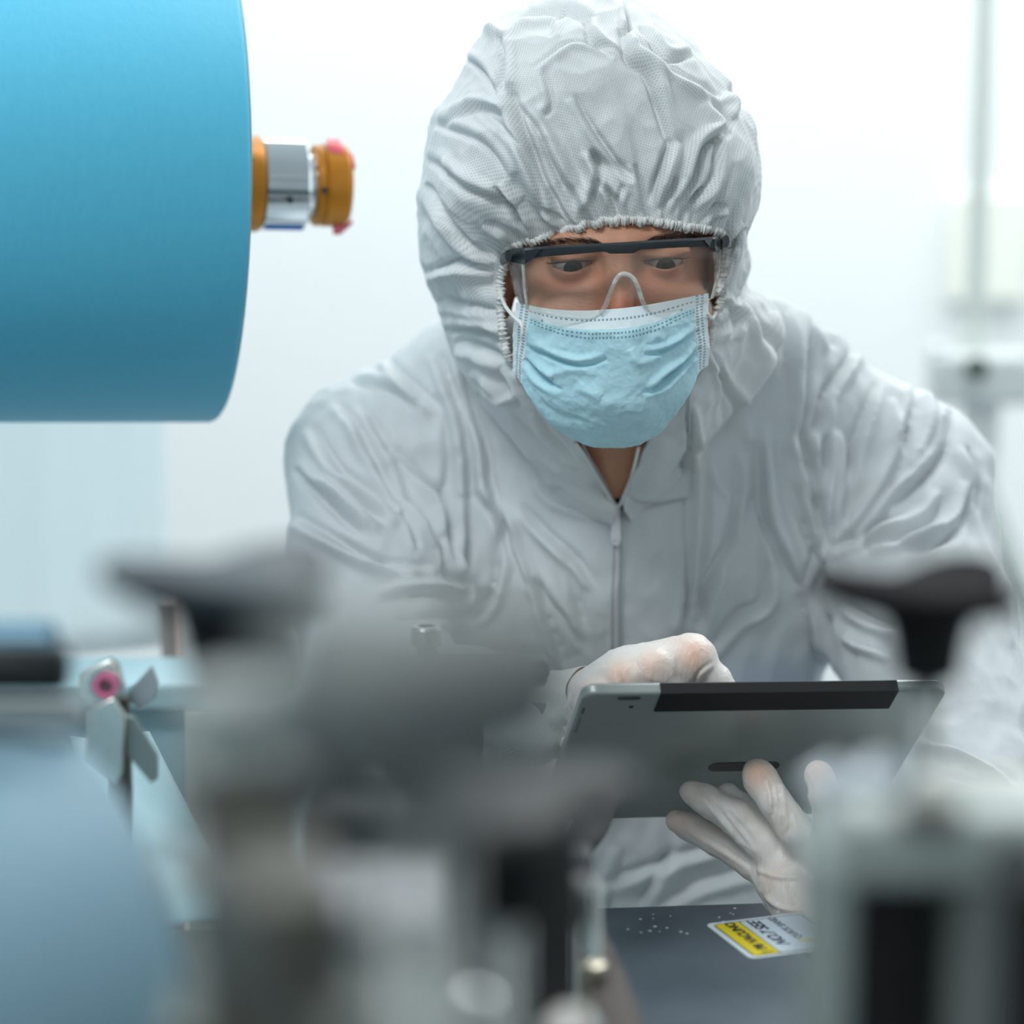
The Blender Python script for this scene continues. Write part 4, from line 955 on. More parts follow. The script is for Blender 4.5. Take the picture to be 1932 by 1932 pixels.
ns = bm_obj('notice_panel', bm, mat('pale_yellow_panel', (.86, .88, .80), .6), bevel=.003); tag(ns, 'pale yellow panel on the back wall right of the conduit', 'panel')
bm = bmesh.new(); bm_tube(bm, [W(1850, 900, 3.3), W(1885, 1000, 3.2), W(1930, 1120, 3.1), W(1990, 1300, 3.0), (.72, 2.9, .6), (.75, 2.9, 0.0)], .014, 12)
cb = bm_obj('cable', bm, mat('grey_rubber_cable', (.22, .26, .26), .6)); tag(cb, 'grey cable hanging behind the sleeve at the right edge', 'cable')

# ---------------------------------------------------------------- big blue fabric roll on its air shaft
def fabric_mat(name, col, col2):
    m, nt, p = new_mat(name); N, L = nt.nodes, nt.links; p.inputs['Roughness'].default_value = .55; p.inputs['Specular IOR Level'].default_value = .4; p.inputs['Sheen Weight'].default_value = .2
    tc = N.new('ShaderNodeTexCoord'); mp = N.new('ShaderNodeMapping'); mp.inputs['Scale'].default_value = (1, 1, .35); L.new(tc.outputs['Object'], mp.inputs['Vector'])
    nz = N.new('ShaderNodeTexNoise'); nz.inputs['Scale'].default_value = 220; nz.inputs['Detail'].default_value = 5; L.new(mp.outputs[0], nz.inputs['Vector'])
    mx = N.new('ShaderNodeMix'); mx.data_type = 'RGBA'; mx.inputs['A'].default_value = (*col, 1); mx.inputs['B'].default_value = (*col2, 1); L.new(nz.outputs['Fac'], mx.inputs['Factor']); L.new(mx.outputs['Result'], p.inputs['Base Color'])
    b = N.new('ShaderNodeBump'); b.inputs['Strength'].default_value = .25; b.inputs['Distance'].default_value = .001; L.new(nz.outputs['Fac'], b.inputs['Height']); L.new(b.outputs[0], p.inputs['Normal']); return m
M_BLUE = fabric_mat('blue_nonwoven', (.085, .49, .72), (.11, .55, .78))
M_BLUE2 = fabric_mat('pale_blue_nonwoven', (.15, .27, .345), (.18, .31, .385))
M_ROLLEND = mat('roll_end_layers', (.55, .78, .86), .7, var=.1, vscale=400)
def roll(end_c, ang, R, length, name, label, m, core=.0312, tilt=0.0):
    ax = Vector((math.cos(ang), math.sin(ang), tilt)).normalized(); e = Vector(end_c); root = empty(name, e-ax*length/2)
    tag(root, label, 'fabric roll'); b = .004
    bm = bmesh.new(); bm_lathe(bm, e-ax*length, ax, [(0, core), (0, R-b), (.001, R-b*.4), (b, R), (length-b, R), (length-.001, R-b*.4), (length, R-b), (length, core), (0, core)], 160, cap=False)
    faces = [f for f in bm.faces if len(f.verts) > 20]; 
    A(root, bm_obj('wound_fabric', bm, m, angle=60))
    for t in (0, 1):
        bm = bmesh.new(); bm_lathe(bm, e-ax*length*(1-t)+ax*(.0005 if t else -.0005), ax*(1 if t else -1), [(0, core), (0, R-b), (.0004, R-b-.0004), (.0004, core), (0, core)], 128, cap=False); A(root, bm_obj('roll_end', bm, M_ROLLEND))
    return root, ax
RC = W(402, 345, 1.95); ANG = math.radians(15)
roll_a, axA_ = roll(RC, ANG, .1835, .95, 'fabric_roll', 'large bright blue fabric roll hanging at the upper left', M_BLUE, tilt=-.035)
e = Vector(RC)
M_ORA = mat('orange_anodised', (.46, .17, .006), .42, metal=.35); M_CHR = mat('polished_chrome', (.78, .82, .86), .16, metal=1.0); M_TAPE = mat('pink_red_tape', (.72, .09, .12), .45)
M_BLKH = mat('black_hole', (.01, .02, .02), .6); M_BLST = mat('blue_sticker', (.01, .12, .45), .4)
sh = empty('air_shaft', e+axA_*.05); tag(sh, 'orange and chrome shaft end sticking out of the blue roll', 'shaft')
def lath(name, h0, prof, m, parent=sh, ax=axA_, base=e, angle=35, n=96):
    bm = bmesh.new(); bm_lathe(bm, base+ax*h0, ax, prof, n); return A(parent, bm_obj(name, bm, m, angle=angle))
lath('core_tube', -.96, [(0, .030), (.97, .030)], M_CHR)
lath('orange_collar', .001, [(0, .0368), (.0325, .0368), (.0345, .0355)], M_ORA)
lath('collar_groove', .0015, [(0, .0020), (.033, .0020)], M_BLKH, base=e+Vector((0, -.0310, .0185))+axA_*0)
lath('chrome_ring', .0360, [(0, .0345), (.001, .0357), (.0325, .0357), (.0345, .0340)], M_CHR)
lath('ring_groove', .0365, [(0, .0012), (.0325, .0012)], mat('dark_teal', (.03, .07, .07), .5), base=e+Vector((0.0092, -.0345, -.0040)))
lath('blue_band', .0372, [(0, .0020), (.0295, .0020)], M_BLST, base=e+Vector((.004, -.0165, -.0318)), n=24)
bm = bmesh.new(); bm_lathe(bm, e+axA_*.053+Vector((.0092, -.0338, -.0100)), (.25, -.95, -.3), [(0, .0024), (.0022, .0024)], 24); A(sh, bm_obj('set_screw', bm, M_BLKH))
lath('neck', .069, [(0, .024), (.010, .024)], M_CHR)
lath('orange_knob', .0765, [(0, .0290), (.0015, .0310), (.005, .0318), (.0052, .0300), (.0078, .0300), (.0085, .0318), (.024, .0318), (.0275, .0290), (.029, .022)], M_ORA)
bm = bmesh.new(); bm_lathe(bm, e+axA_*.080+Vector((.0085, -.0295, -.0025)), (.25, -.97, 0), [(0, .0024), (.002, .0024)], 24); A(sh, bm_obj('set_screw', bm, M_BLKH))
# torn tape scraps on the knob
for top in (True, False):
    bm = bmesh.new(); Rk = .0326
    loc = [(.010,1.25),(.0135,1.62),(.0150,1.95),(.022,1.75),(.0265,1.35),(.0295,.95),(.0298,.50),(.0262,.62),(.0225,.86),(.0205,.92),(.012,.95)] if top else [(.014,-1.25),(.017,-1.6),(.022,-1.5),(.029,-1.15),(.028,-.95),(.0245,-1.12),(.016,-1.15)]
    pts = []
    for h, a in loc:
        rr_ = Rk*(1.0+(.13 if (a > 1.55 or a < -1.4) else 0))*(1 if h < .026 else .93); Rm = frame_from(axA_)
        d_ = Vector((0, -1, 0)); d_ = (d_-axA_*d_.dot(axA_)).normalized(); z_ = Vector((0, 0, 1)); pts.append(e+axA_*(.0765+h)+(d_*math.cos(a)+z_*math.sin(a))*rr_)
    c = sum(pts, Vector())/len(pts); cd = c-(e+axA_*(c-e).dot(axA_)); c = e+axA_*(c-e).dot(axA_)+cd.normalized()*Rk*1.02
    vs2 = [bm.verts.new(p) for p in pts]; vc = bm.verts.new(c)
    for i in range(len(vs2)): bm.faces.new((vc, vs2[i], vs2[(i+1) % len(vs2)]))
    o = bm_obj('tape_scrap', bm, M_TAPE); s_ = o.modifiers.new('s', 'SOLIDIFY'); s_.thickness = .0012; A(sh, o)
# stand that carries the shaft at its far end
sx = e-axA_*1.0; st = empty('roll_stand', (sx.x, sx.y, 0)); tag(st, 'grey steel stand carrying the blue roll shaft outside the left edge', 'stand')
bm = bmesh.new(); bm_box(bm, (sx.x, sx.y, sx.z/2), (.06, .08, sx.z)); A(st, bm_obj('post', bm, mat('grey_steel_paint', (.45, .5, .52), .4), bevel=.004))
bm = bmesh.new(); bm_lathe(bm, sx, axA_, [(0, .05), (.035, .05)], 48); A(st, bm_obj('bearing', bm, M_CHR))
# web of fabric hanging behind and below the roll
def sheet(corners, nx, ny, name, m, amp=.002, freq=9, thick=.001):
    c = [np.array(q, float) for q in corners]; out = []
    for j in range(ny):
        for i in range(nx):
            u, v = i/(nx-1), j/(ny-1); p = (c[0]*(1-u)+c[1]*u)*(1-v)+(c[3]*(1-u)+c[2]*u)*v; out.append(p+np.array([0, -1, .15])*amp*(math.sin(u*freq*2+v)+.5*math.sin(u*freq*5.3+2)))
    f = [(j*nx+i, j*nx+i+1, (j+1)*nx+i+1, (j+1)*nx+i) for j in range(ny-1) for i in range(nx-1)]
    o = mesh_obj(name, out, f, m); s_ = o.modifiers.new('s', 'SOLIDIFY'); s_.thickness = thick; return o
tl, tr2 = W(-420, 560, 2.16), W(306, 560, 2.30); M_WEB = mat('pale_web', (.78, .85, .88), .7, var=.10, vscale=30, stretch=(6, 6, .05))
def translucent(m, f, col):
    nt = m.node_tree; t = nt.nodes.new('ShaderNodeBsdfTranslucent'); t.inputs[0].default_value = (*col, 1); x = nt.nodes.new('ShaderNodeMixShader'); x.inputs['Fac'].default_value = f
    nt.links.new(nt.nodes['Principled BSDF'].outputs[0], x.inputs[1]); nt.links.new(t.outputs[0], x.inputs[2]); nt.links.new(x.outputs[0], nt.nodes['Material Output'].inputs['Surface'])
translucent(M_WEB, .7, (.92, .97, .98))
wb = sheet([tl, tr2, (tr2[0], tr2[1], 1.02), (tl[0], tl[1], 1.02)], 60, 12, 'fabric_web', M_WEB, .003, 8)
tag(wb, 'pale bluish white fabric web hanging down below the big blue roll', 'fabric')
fe = box_obj('web_edge_rail', (tr2[0]-.004, tr2[1]-.03, .0), (tr2[0]+.012, tr2[1]+.03, float(W(310, 1150, 2.28)[2])), mat('beige_rail', (.62, .50, .45), .5), bevel=.002)
tag(fe, 'thin beige rail standing at the right edge of the pale web', 'rail')

# ---------------------------------------------------------------- machine
M_ALU = mat('satin_aluminium', (.26, .29, .285), .5, metal=.4, var=.08, vscale=12); M_ALUD = mat('dull_dark_steel', (.105, .105, .09), .5, metal=.4, var=.15, vscale=25)
M_BLACK = mat('black_bakelite', (.006, .007, .008), .6, spec=.25); M_DARKBLK = mat('matt_black', (.008, .009, .010), .7); M_STEEL = mat('bright_steel', (.62, .64, .62), .22, metal=1.0)
M_KTOP = mat('grey_blue_moulding', (.02, .035, .045), .5, spec=.35)
bed = empty('machine_bed', (.0, 1.0, 0)); tag(bed, 'grey machine bed carrying the brackets and knobs in the foreground', 'machine')
bm = bmesh.new(); bm_box(bm, (-.02, 1.10, .90), (1.25, 1.40, .04)); A(bed, bm_obj('bed_plate', bm, mat('bed_grey', (.20, .22, .22), .45, metal=.4, var=.1), bevel=.004))
for x in (-.6, .56):
    for y in (.46, 1.74):
        bm = bmesh.new(); bm_box(bm, (x, y, .44), (.06, .06, .88)); A(bed, bm_obj('leg', bm, mat('leg_grey', (.35, .38, .38), .5), bevel=.004))
ZB = .92
# slate cover plate with the warning label
HP_ = 1.014
co = [on_plane(1121, 1713, HP_), on_plane(1440, 1703, HP_), on_plane(1665, 1990, HP_), on_plane(1085, 1990, HP_)]
pl = empty('cover_plate', (float(co[0][0])+.05, 1.5, ZB)); tag(pl, 'dark slate metal cover plate carrying a yellow and white sticker', 'machine cover')
bm = bmesh.new(); bm_prism(bm, [Vector(c)-Vector((0, 0, .004)) for c in co], (0, 0, .004))
M_SLATE = mat('scuffed_slate_metal', (.105, .135, .165), .38, metal=.45, var=.25, vscale=22, bump=.15, bscale=90); A(pl, bm_obj('plate', bm, M_SLATE, bevel=.0012))
cxy = sum((Vector(c) for c in co), Vector())/4; bm = bmesh.new(); bm_prism(bm, [(Vector(c)-cxy)*.93+Vector((cxy.x, cxy.y, ZB)) for c in co], (0, 0, HP_-.0045-ZB)); A(pl, bm_obj('box', bm, mat('slate_side', (.08, .10, .12), .5), bevel=.001))
# scuffs: small raised specks of dust
bm = bmesh.new()
for i in range(26):
    q = on_plane(1150+random.random()*330, 1712+random.random()*50, HP_); bm_lathe(bm, q, (0, 0, 1), [(0, .0006+.0006*random.random()), (.0002, 0)], 6)
dst = bm_obj('dust', bm, mat('dust', (.6, .62, .62), .9)); A(pl, dst); dst['kind'] = 'stuff'
# label: header side is on the left, letters read away from the camera
L0, L1 = on_plane(1416, 1810, HP_), on_plane(1330, 1744, HP_); R1 = on_plane(1478, 1737, HP_)
ex = Vector(L1-L0); lw = ex.length; ex.normalize(); ez = Vector((0, 0, 1)); ey = -(ez.cross(ex)); ey = ex.cross(ez).normalized()
if ey.x < 0: ey = -ey
lh = .068
def lp(u, v, z=0): return Vector(L0)+ex*u*lw+ey*v*lh+Vector((0, 0, z))
def lrect(u0, v0, u1, v1, z, th, name, m, r=.0, parent=None):
    pts = []
    if r:
        for (cu, cv, a0) in ((u0+r, v0+r, PI), (u1-r, v0+r, 1.5*PI), (u1-r, v1-r, 0), (u0+r, v1-r, .5*PI)):
            for k in range(7): a = a0+k*PI/12; pts.append(lp(cu+r*math.cos(a), cv+r*math.sin(a), z))
    else: pts = [lp(u0, v0, z), lp(u1, v0, z), lp(u1, v1, z), lp(u0, v1, z)]
    bm = bmesh.new(); bm_prism(bm, pts, (0, 0, th)); return bm_obj(name, bm, m, smooth=False)
lab = lrect(0, 0, 1, 1, .0001, .0002, 'warning_label', mat('label_pale', (.52, .60, .62), .5), .07); tag(lab, 'rounded sticker with yellow header stripe and handwriting on the slate plate', 'label')
Y_ = mat('label_yellow', (.62, .50, .005), .5); K_ = mat('label_ink', (.02, .02, .03), .6); Wm = mat('label_white', (.50, .58, .66), .5); G_ = mat('label_print', (.16, .19, .22), .6)
def lc(o): A(lab, o) if False else None; o.parent = lab; return o
lc(lrect(.045, .055, .955, .955, .0003, .0001, 'black_border', K_, .05)); lc(lrect(.06, .07, .94, .315, .0004, .0001, 'yellow_header', Y_)); lc(lrect(.06, .325, .94, .94, .0004, .0001, 'white_field', Wm, .03))
bm = bmesh.new(); bm_prism(bm, [lp(.03, .62, .00055), lp(.20, .62+.22, .00055), lp(.03, .62+.30, .00055)], (0, 0, .0001))
bm = bmesh.new(); bm_prism(bm, [lp(.30, .60, .00055), lp(.33, .93, .00055), lp(.07, .90, .00055)], (0, 0, .0001)); lc(bm_obj('warning_triangle', bm, Y_, smooth=False))
bm = bmesh.new(); bm_prism(bm, [lp(.25, .74, .0007), lp(.25, .86, .0007), lp(.20, .84, .0007)], (0, 0, .0001)); lc(bm_obj('exclamation_mark', bm, K_, smooth=False))
def text(s, u, v, size, m, name, bold=0.0, slant=0):
    c = bpy.data.curves.new(name, 'FONT'); c.body = s; c.size = size; c.extrude = .00005; c.offset = bold; c.shear = slant; c.materials.append(m)
    o = bpy.data.objects.new(name, c); COL.objects.link(o); size *= 1; R = Matrix((ex, -ey, ez)).transposed()
    bpy.context.view_layer.update(); me = bpy.data.meshes.new_from_object(o.evaluated_get(bpy.context.evaluated_depsgraph_get())); bpy.data.objects.remove(o); o = bpy.data.objects.new(name, me); COL.objects.link(o)
    o.matrix_world = Matrix.Translation(lp(u, v, .0007)) @ R.to_4x4(); o.parent = lab; return o
text('PB VACUNO', .18, .255, .0092, K_, 'header_text', .0003); text('NO.7 SEE', .22, .50, .0112, K_, 'handwriting', .0002, .35); text('QUICK SAND', .34, .68, .0068, G_, 'printed_line', .0003)
text('!', .09, .27, .0105, K_, 'header_mark', .0003)

def knob(name, c, R, label, head_h=.011, hub_r=(.020, .0125), hub_h=.034, lobes=3, ph=0, rod=.25, depth=.22, mh=None, mb=None, rod_m=None, base_z=None, rod_r=.0055, tip_up=.004):
    """lobed clamping knob, c = centre of head underside"""
    c = Vector(c); root = empty(name, c-Vector((0, 0, hub_h))); tag(root, label, 'hand screw')
    bm = bmesh.new(); n = 120; rings = []
    prof = [(0, .55), (.0, .80), (.0015, .93), (head_h*.45, 1.0), (head_h*.85, .96), (head_h, .86), (head_h*1.12, .40), (head_h*1.15, 0.001)]
    for (h, k) in prof:
        rg = []
        for i in range(n):
            a = 2*PI*i/n; rr_ = R*(1-depth+depth*math.cos(lobes*(a-ph)))*k if k > .5 else R*k*(1-depth*.3)
            rg.append(bm.verts.new(c+Vector((rr_*math.cos(a), rr_*math.sin(a), h+tip_up*(rr_/R)**2))))
        rings.append(rg)
    for a_, b_ in zip(rings, rings[1:]):
        for i in range(n): bm.faces.new((a_[i], a_[(i+1) % n], b_[(i+1) % n], b_[i]))
    bm.faces.new(rings[0][::-1]); bm.faces.new(rings[-1]); A(root, bm_obj('knob_head', bm, mh or M_KTOP, angle=50))
    bm = bmesh.new(); bm_lathe(bm, c+Vector((0, 0, .002)), (0, 0, -1), [(0, hub_r[0]*1.5), (.004, hub_r[0]), (hub_h*.5, (hub_r[0]+hub_r[1])/2), (hub_h, hub_r[1]), (hub_h+.001, hub_r[1]*.85)], 64); A(root, bm_obj('hub', bm, mb or M_BLACK))
    zb = base_z if base_z is not None else c.z-hub_h-rod
    bm = bmesh.new(); L_ = c.z-hub_h-zb; pr_ = []
    k = 0
    while k*.00125 < L_: pr_.append((k*.00125, rod_r*(1 if k % 2 else .86))); k += 1
    bm_lathe(bm, c-Vector((0, 0, hub_h)), (0, 0, -1), pr_+[(L_, rod_r)], 24); A(root, bm_obj('threaded_rod', bm, rod_m or M_STEEL, angle=20)); return root
knob('hand_screw', W(440, 1140, .86), .046, 'grey topped black clamp knob standing furthest left', hub_r=(.0215, .0165), hub_h=.026, ph=PI, base_z=1.28, tip_up=.006)
knob('hand_screw', W(1752, 1160, .96), .046, 'black clamp knob at the right in front of the sleeve', mh=mat('soft_black_moulding', (.006, .005, .006), .8, spec=.1), hub_r=(.016, .0118), hub_h=.026, head_h=.010, ph=PI*.98, base_z=ZB, tip_up=.008)
knob('hand_screw', W(955, 1560, .80), .046, 'black clamp knob in the middle, below the tablet corner', mh=mat('dark_moulding', (.02, .022, .023), .6), hub_r=(.0150, .0128), hub_h=.030, ph=.5, base_z=1.14)
knob('hand_screw', W(785, 1450, .47), .033, 'large out of focus grey clamp knob nearest the camera', mh=mat('grey_knob_moulding', (.10, .115, .115), .6), mb=M_ALUD, hub_r=(.010, .007), hub_h=.012, head_h=.025, ph=.3, base_z=ZB, depth=.12)

def block(name, c, size, m, bev=.0015, rot=0): 
    bm = bmesh.new(); bm_box(bm, c, size, Matrix.Rotation(rot, 3, 'Z')); return bm_obj(name, bm, m, bevel=bev)
# left column under the left knob
c1 = W(455, 1425, .66); lc_ = empty('clamp_column', (c1[0], c1[1], ZB)); tag(lc_, 'blurred steel clamp column with stacked nuts under the left knob', 'clamp')
A(lc_, block('column', (c1[0]+.004, c1[1], (ZB+c1[2]-.02)/2), (.031, .035, c1[2]-.02-ZB), M_ALUD, .003))
z = c1[2]+.020
for i, (r, h, m) in enumerate(((.017, .010, M_ALU), (.011, .012, M_STEEL), (.019, .009, M_ALUD), (.013, .014, M_DARKBLK), (.021, .008, M_ALU), (.014, .02, M_ALUD))):
    bm = bmesh.new(); bm_lathe(bm, (c1[0], c1[1]-.004, z), (0, 0, -1), [(0, r*.94), (.001, r), (h-.001, r), (h, r*.94)], 6 if i in (0, 2) else 40); A(lc_, bm_obj('nut', bm, m, angle=30)); z -= h
A(lc_, block('jaw', W(650, 1375, .72), (.036, .03, .030), mat('jaw_slate', (.035, .042, .05), .5), .003)); A(lc_, block('jaw_arm', W(560, 1440, .70), (.04, .03, .022), mat('jaw_slate_dark', (.04, .045, .05), .5), .003))
arm = block('arm', W(520, 1740, .60), (.026, .05, .030), M_ALUD, .003, .4); A(lc_, arm)
bm = bmesh.new(); bm_tube(bm, [W(440, 1560, .72), W(500, 1700, .68), W(560, 1850, .64), W(640, 2000, .6)], .0085, 16); A(lc_, bm_obj('stay', bm, mat('stay_grey', (.22, .22, .19), .5, metal=.3)))
# left arm plate and block seen beside it
p = W(690, 1740, .85); bx_ = empty('slide_block', (p[0], p[1], ZB)); tag(bx_, 'pale grey slide block low in the left centre with bright ledge', 'machine block')
A(bx_, block('block', (p[0], p[1], (ZB+p[2]+.012)/2), (.058, .07, p[2]+.012-ZB), mat('pale_lilac_alu', (.30, .30, .32), .45, metal=.4), .004))
A(bx_, block('ledge', W(765, 1798, .98), (.030, .03, .006), M_STEEL, .001))
A(bx_, block('end_plate', W(826, 1745, 1.02), (.005, .03, .030), M_STEEL, .001, .2))
p = W(640, 1905, .72); fb = empty('guide_block', (p[0], p[1], ZB)); tag(fb, 'grey-green guide block at the bottom edge left of centre', 'machine block')
A(fb, block('block', (p[0]-.005, p[1], (ZB+p[2]+.006)/2), (.085, .06, max(.02, p[2]+.006-ZB)), mat('greenish_alu', (.15, .175, .16), .5, metal=.3), .004))
for x, y in ((860, 1855), (905, 1870)):
    bm = bmesh.new(); q = W(x, y, .86); bm_lathe(bm, (q[0], q[1], q[2]), (0, 0, -1), [(0, .004), (.002, .008), (.006, .009), (.05, .009)], 32); A(fb, bm_obj('dome_nut', bm, M_STEEL))
# dark tool body behind the middle knob
p = W(905, 1700, 1.0); db = empty('tool_body', (p[0], p[1], ZB)); tag(db, 'dark tool body standing behind the middle knob', 'machine block')
A(db, block('body', (p[0]-.013, p[1]+.03, (ZB+float(W(900, 1545, 1.0)[2]))/2), (.105, .05, float(W(900, 1545, 1.0)[2])-ZB), mat('dark_olive_steel', (.020, .021, .020), .5, metal=.3), .004))
A(db, block('rail', W(985, 1700, 1.05), (.060, .02, .020), mat('mid_steel', (.2, .2, .2), .4, metal=.6), .003))
a1, a2 = W(1010, 1600, 1.34), W(1118, 1600, 1.34); sg = tag(block('side_guard', ((a1[0]+a2[0])/2, a1[1], (ZB+a1[2])/2), (a2[0]-a1[0], .03, a1[2]-ZB), mat('guard_slate', (.045, .05, .055), .5), .004), 'dark slate guard block left of the slate cover plate, below the tablet corner', 'guard')
# upright chrome guide rods
for x, y, d, r, lab_ in ((985, 1790, 1.06, .0042, 'bright steel guide rod nearest the middle knob'), (1030, 1810, 1.10, .0050, 'second bright guide rod right of the middle knob, leaning on none'), (1083, 1735, 1.22, .0038, 'slim bright guide rod left of the slate plate'), (1121, 1655, 1.30, .0040, 'tall bright guide rod touching the slate plate corner')):
    q = W(x, y, d); bm = bmesh.new(); L_ = q[2]-ZB; bm_lathe(bm, (q[0], q[1], ZB), (0, 0, 1), [(0, r), (L_-.003, r), (L_, r*.5)], 32)
    o = bm_obj('guide_rod', bm, M_STEEL); tag(o, lab_.replace(', leaning on none', ''), 'rod', 'guide rods by the slate plate')
q = W(1075, 1905, 1.0); bm = bmesh.new(); bm_lathe(bm, (q[0], q[1], ZB), (0, 0, 1), [(0, .011), (q[2]-ZB-.006, .011), (q[2]-ZB, .006)], 40); o = bm_obj('bollard', bm, mat('cream_cap', (.62, .60, .57), .4)); tag(o, 'pale rounded stub at the bottom edge left of the slate plate', 'stub')
q = W(1110, 1812, 1.30); bm = bmesh.new(); bm_lathe(bm, (q[0], q[1], ZB), (0, 0, 1), [(0, .004), (q[2]-ZB-.006, .004), (q[2]-ZB-.006, .009), (q[2]-ZB-.001, .009), (q[2]-ZB, .007)], 32)
o = bm_obj('small_bolt', bm, mat('brass_steel', (.55, .50, .40), .3, metal=.9)); tag(o, 'small bright bolt head beside the left edge of the slate plate', 'bolt')
# woven straps
def strap(pts, wd, name, label, m):
    C = spline([W(*p) for p in pts], 30); out = []
    for i, c in enumerate(C): out += [c+np.array([-wd/2, 0, 0]), c+np.array([0, -.001, 0]), c+np.array([wd/2, 0, 0])]
    f = [(i*3+j, i*3+j+1, (i+1)*3+j+1, (i+1)*3+j) for i in range(29) for j in range(2)]; o = mesh_obj(name, out, f, m); s_ = o.modifiers.new('s', 'SOLIDIFY'); s_.thickness = .0016; tag(o, label, 'strap'); return o
M_STR = mat('grey_woven_strap', (.07, .07, .075), .8, var=.3, vscale=900)
strap([(1140, 1500, 1.56), (1112, 1570, 1.52), (1070, 1640, 1.50), (1045, 1800, 1.44), (1030, 2000, 1.42)], .022, 'webbing_strap', 'grey woven strap under the lower left corner of the tablet', M_STR)
strap([(1080, 1700, 1.36), (1115, 1780, 1.34), (1150, 1860, 1.30), (1185, 1960, 1.26)], .020, 'webbing_strap', 'brown-grey woven strap along the left edge of the slate plate', mat('brown_woven_strap', (.10, .085, .08), .8, var=.3, vscale=900))

# clamp arm with socket bolt behind the veil of the near knob
p = W(905, 1260, 1.52); ca = empty('toggle_clamp', (p[0], p[1], ZB)); tag(ca, 'grey clamp arm on a post behind the near knob', 'clamp')
A(ca, block('arm', W(910, 1262, 1.52), (.080, .03, .016), M_ALU, .004)); A(ca, block('post', (p[0]-.01, p[1], (ZB+p[2]-.008)/2), (.025, .025, p[2]-.008-ZB), M_ALUD, .003))
bm = bmesh.new(); bm_lathe(bm, W(1022, 1262, 1.50), (0, -1, 0), [(0, .006), (.006, .006), (.007, .005)], 32); A(ca, bm_obj('black_button', bm, M_BLACK))
bt = empty('socket_bolt', W(805, 1250, 1.50)); tag(bt, 'bright socket head bolt standing upright on the grey clamp arm', 'bolt')
q0 = Vector(W(805, 1212, 1.50)); bm = bmesh.new(); bm_lathe(bm, q0, (0, 0, 1), [(0, .0085), (.0008, .0092), (.0095, .0092), (.0112, .0082), (.0112, .0048), (.006, .0046), (.006, 0)], 64); A(bt, bm_obj('bolt_head', bm, M_STEEL, angle=30))
bm = bmesh.new(); pr_ = [(k*.0007, .0066*(1 if k % 2 else .86)) for k in range(24)]; bm_lathe(bm, q0, (0, 0, -1), pr_+[(.0175, .006)], 40); A(bt, bm_obj('threaded_shank', bm, M_STEEL, angle=20))

# lower left pale blue roll with black shaft journal
roll_b, axB_ = roll(W(135, 1962, 1.12), math.radians(32), .1440, .62, 'fabric_roll', 'paler blue fabric roll filling the lower left corner', M_BLUE2)
bs = empty('roll_cradle', (float(W(-60, 1962, 1.3)[0]), 1.0, ZB)); tag(bs, 'grey cradle block holding the lower left roll on the bed', 'cradle')
A(bs, block('cradle', tuple(Vector(W(135, 1962, 1.12))-axB_*.30-Vector((0, 0, .12))), (.12, .10, .20), M_ALUD, .004))
c2 = Vector(W(-180, 1262, 1.06)); ax2 = (Vector(W(132, 1262, 1.06))-c2); l2 = ax2.length; ax2.normalize()
jr = empty('idler_roller', c2); tag(jr, 'black idler roller with blue sheen at the left edge above the pale roll', 'roller')
bm = bmesh.new(); bm_lathe(bm, c2, ax2, [(0, .0105), (l2-.004, .0105), (l2-.001, .009), (l2, .006)], 64); A(jr, bm_obj('roller', bm, mat('gloss_black', (.006, .009, .011), .35, spec=.3)))
A(jr, block('mount', tuple(c2-Vector((0, -.02, .17))), (.03, .03, .36), M_ALUD, .003))
bm = bmesh.new(); bm_lathe(bm, c2+Vector((0, .01, -.0215)), ax2, [(0, .007), (l2*1.06, .007)], 40); A(jr, bm_obj('lower_bar', bm, mat('pale_bar', (.45, .5, .5), .35, metal=.3)))
c3 = Vector(W(-200, 1222, 1.10)); bm = bmesh.new(); bm_lathe(bm, c3, ax2, [(0, .0115), (l2*1.0, .0115), (l2*1.03, .007)], 40); A(jr, bm_obj('blue_reflection', bm, mat('teal_reflection', (.02, .16, .26), .3)))  # blue reflection on the black roller, put in as a teal cylinder
# wing clamp with pink sleeve
pc = W(200, 1292, 1.47); wc = empty('wing_clamp', (pc[0], pc[1], ZB)); tag(wc, 'chrome wing clamp with pink ring between the idler roller and left column', 'clamp')
def quadplate(pts, d, name, m, th=.004, par=wc):
    bm = bmesh.new(); bm_prism(bm, [W(x, y, d) for x, y in pts], (0, th, 0)); return A(par, bm_obj(name, bm, m, bevel=.0008))
M_CHR2 = mat('worn_chrome', (.66, .66, .62), .22, metal=1.0, var=.15, vscale=60)
quadplate([(150, 1272), (206, 1245), (222, 1262), (232, 1300), (224, 1328), (170, 1332), (148, 1312)], 1.475, 'square_cam', M_CHR2, .012)
bm = bmesh.new(); bm_lathe(bm, Vector(W(200, 1292, 1.47)), (0, -1, .1), [(0, .0098), (.003, .0098), (.003, .0072), (.001, .0072)], 48); A(wc, bm_obj('washer', bm, M_CHR2))
bm = bmesh.new(); bm_lathe(bm, Vector(W(200, 1292, 1.466)), (0, -1, .1), [(0, .0074), (.004, .0074), (.004, .0036), (.001, .0036)], 48); A(wc, bm_obj('pink_ring', bm, mat('pink_plastic', (.62, .16, .30), .4)))
bm = bmesh.new(); bm_lathe(bm, Vector(W(202, 1294, 1.464)), (0, -1, .1), [(0, .0034), (.002, .0034)], 24); A(wc, bm_obj('pin', bm, mat('dark_pin', (.12, .05, .07), .4)))
quadplate([(165, 1342), (214, 1316), (236, 1350), (230, 1460), (219, 1480), (162, 1432)], 1.46, 'wing_plate', M_CHR2)
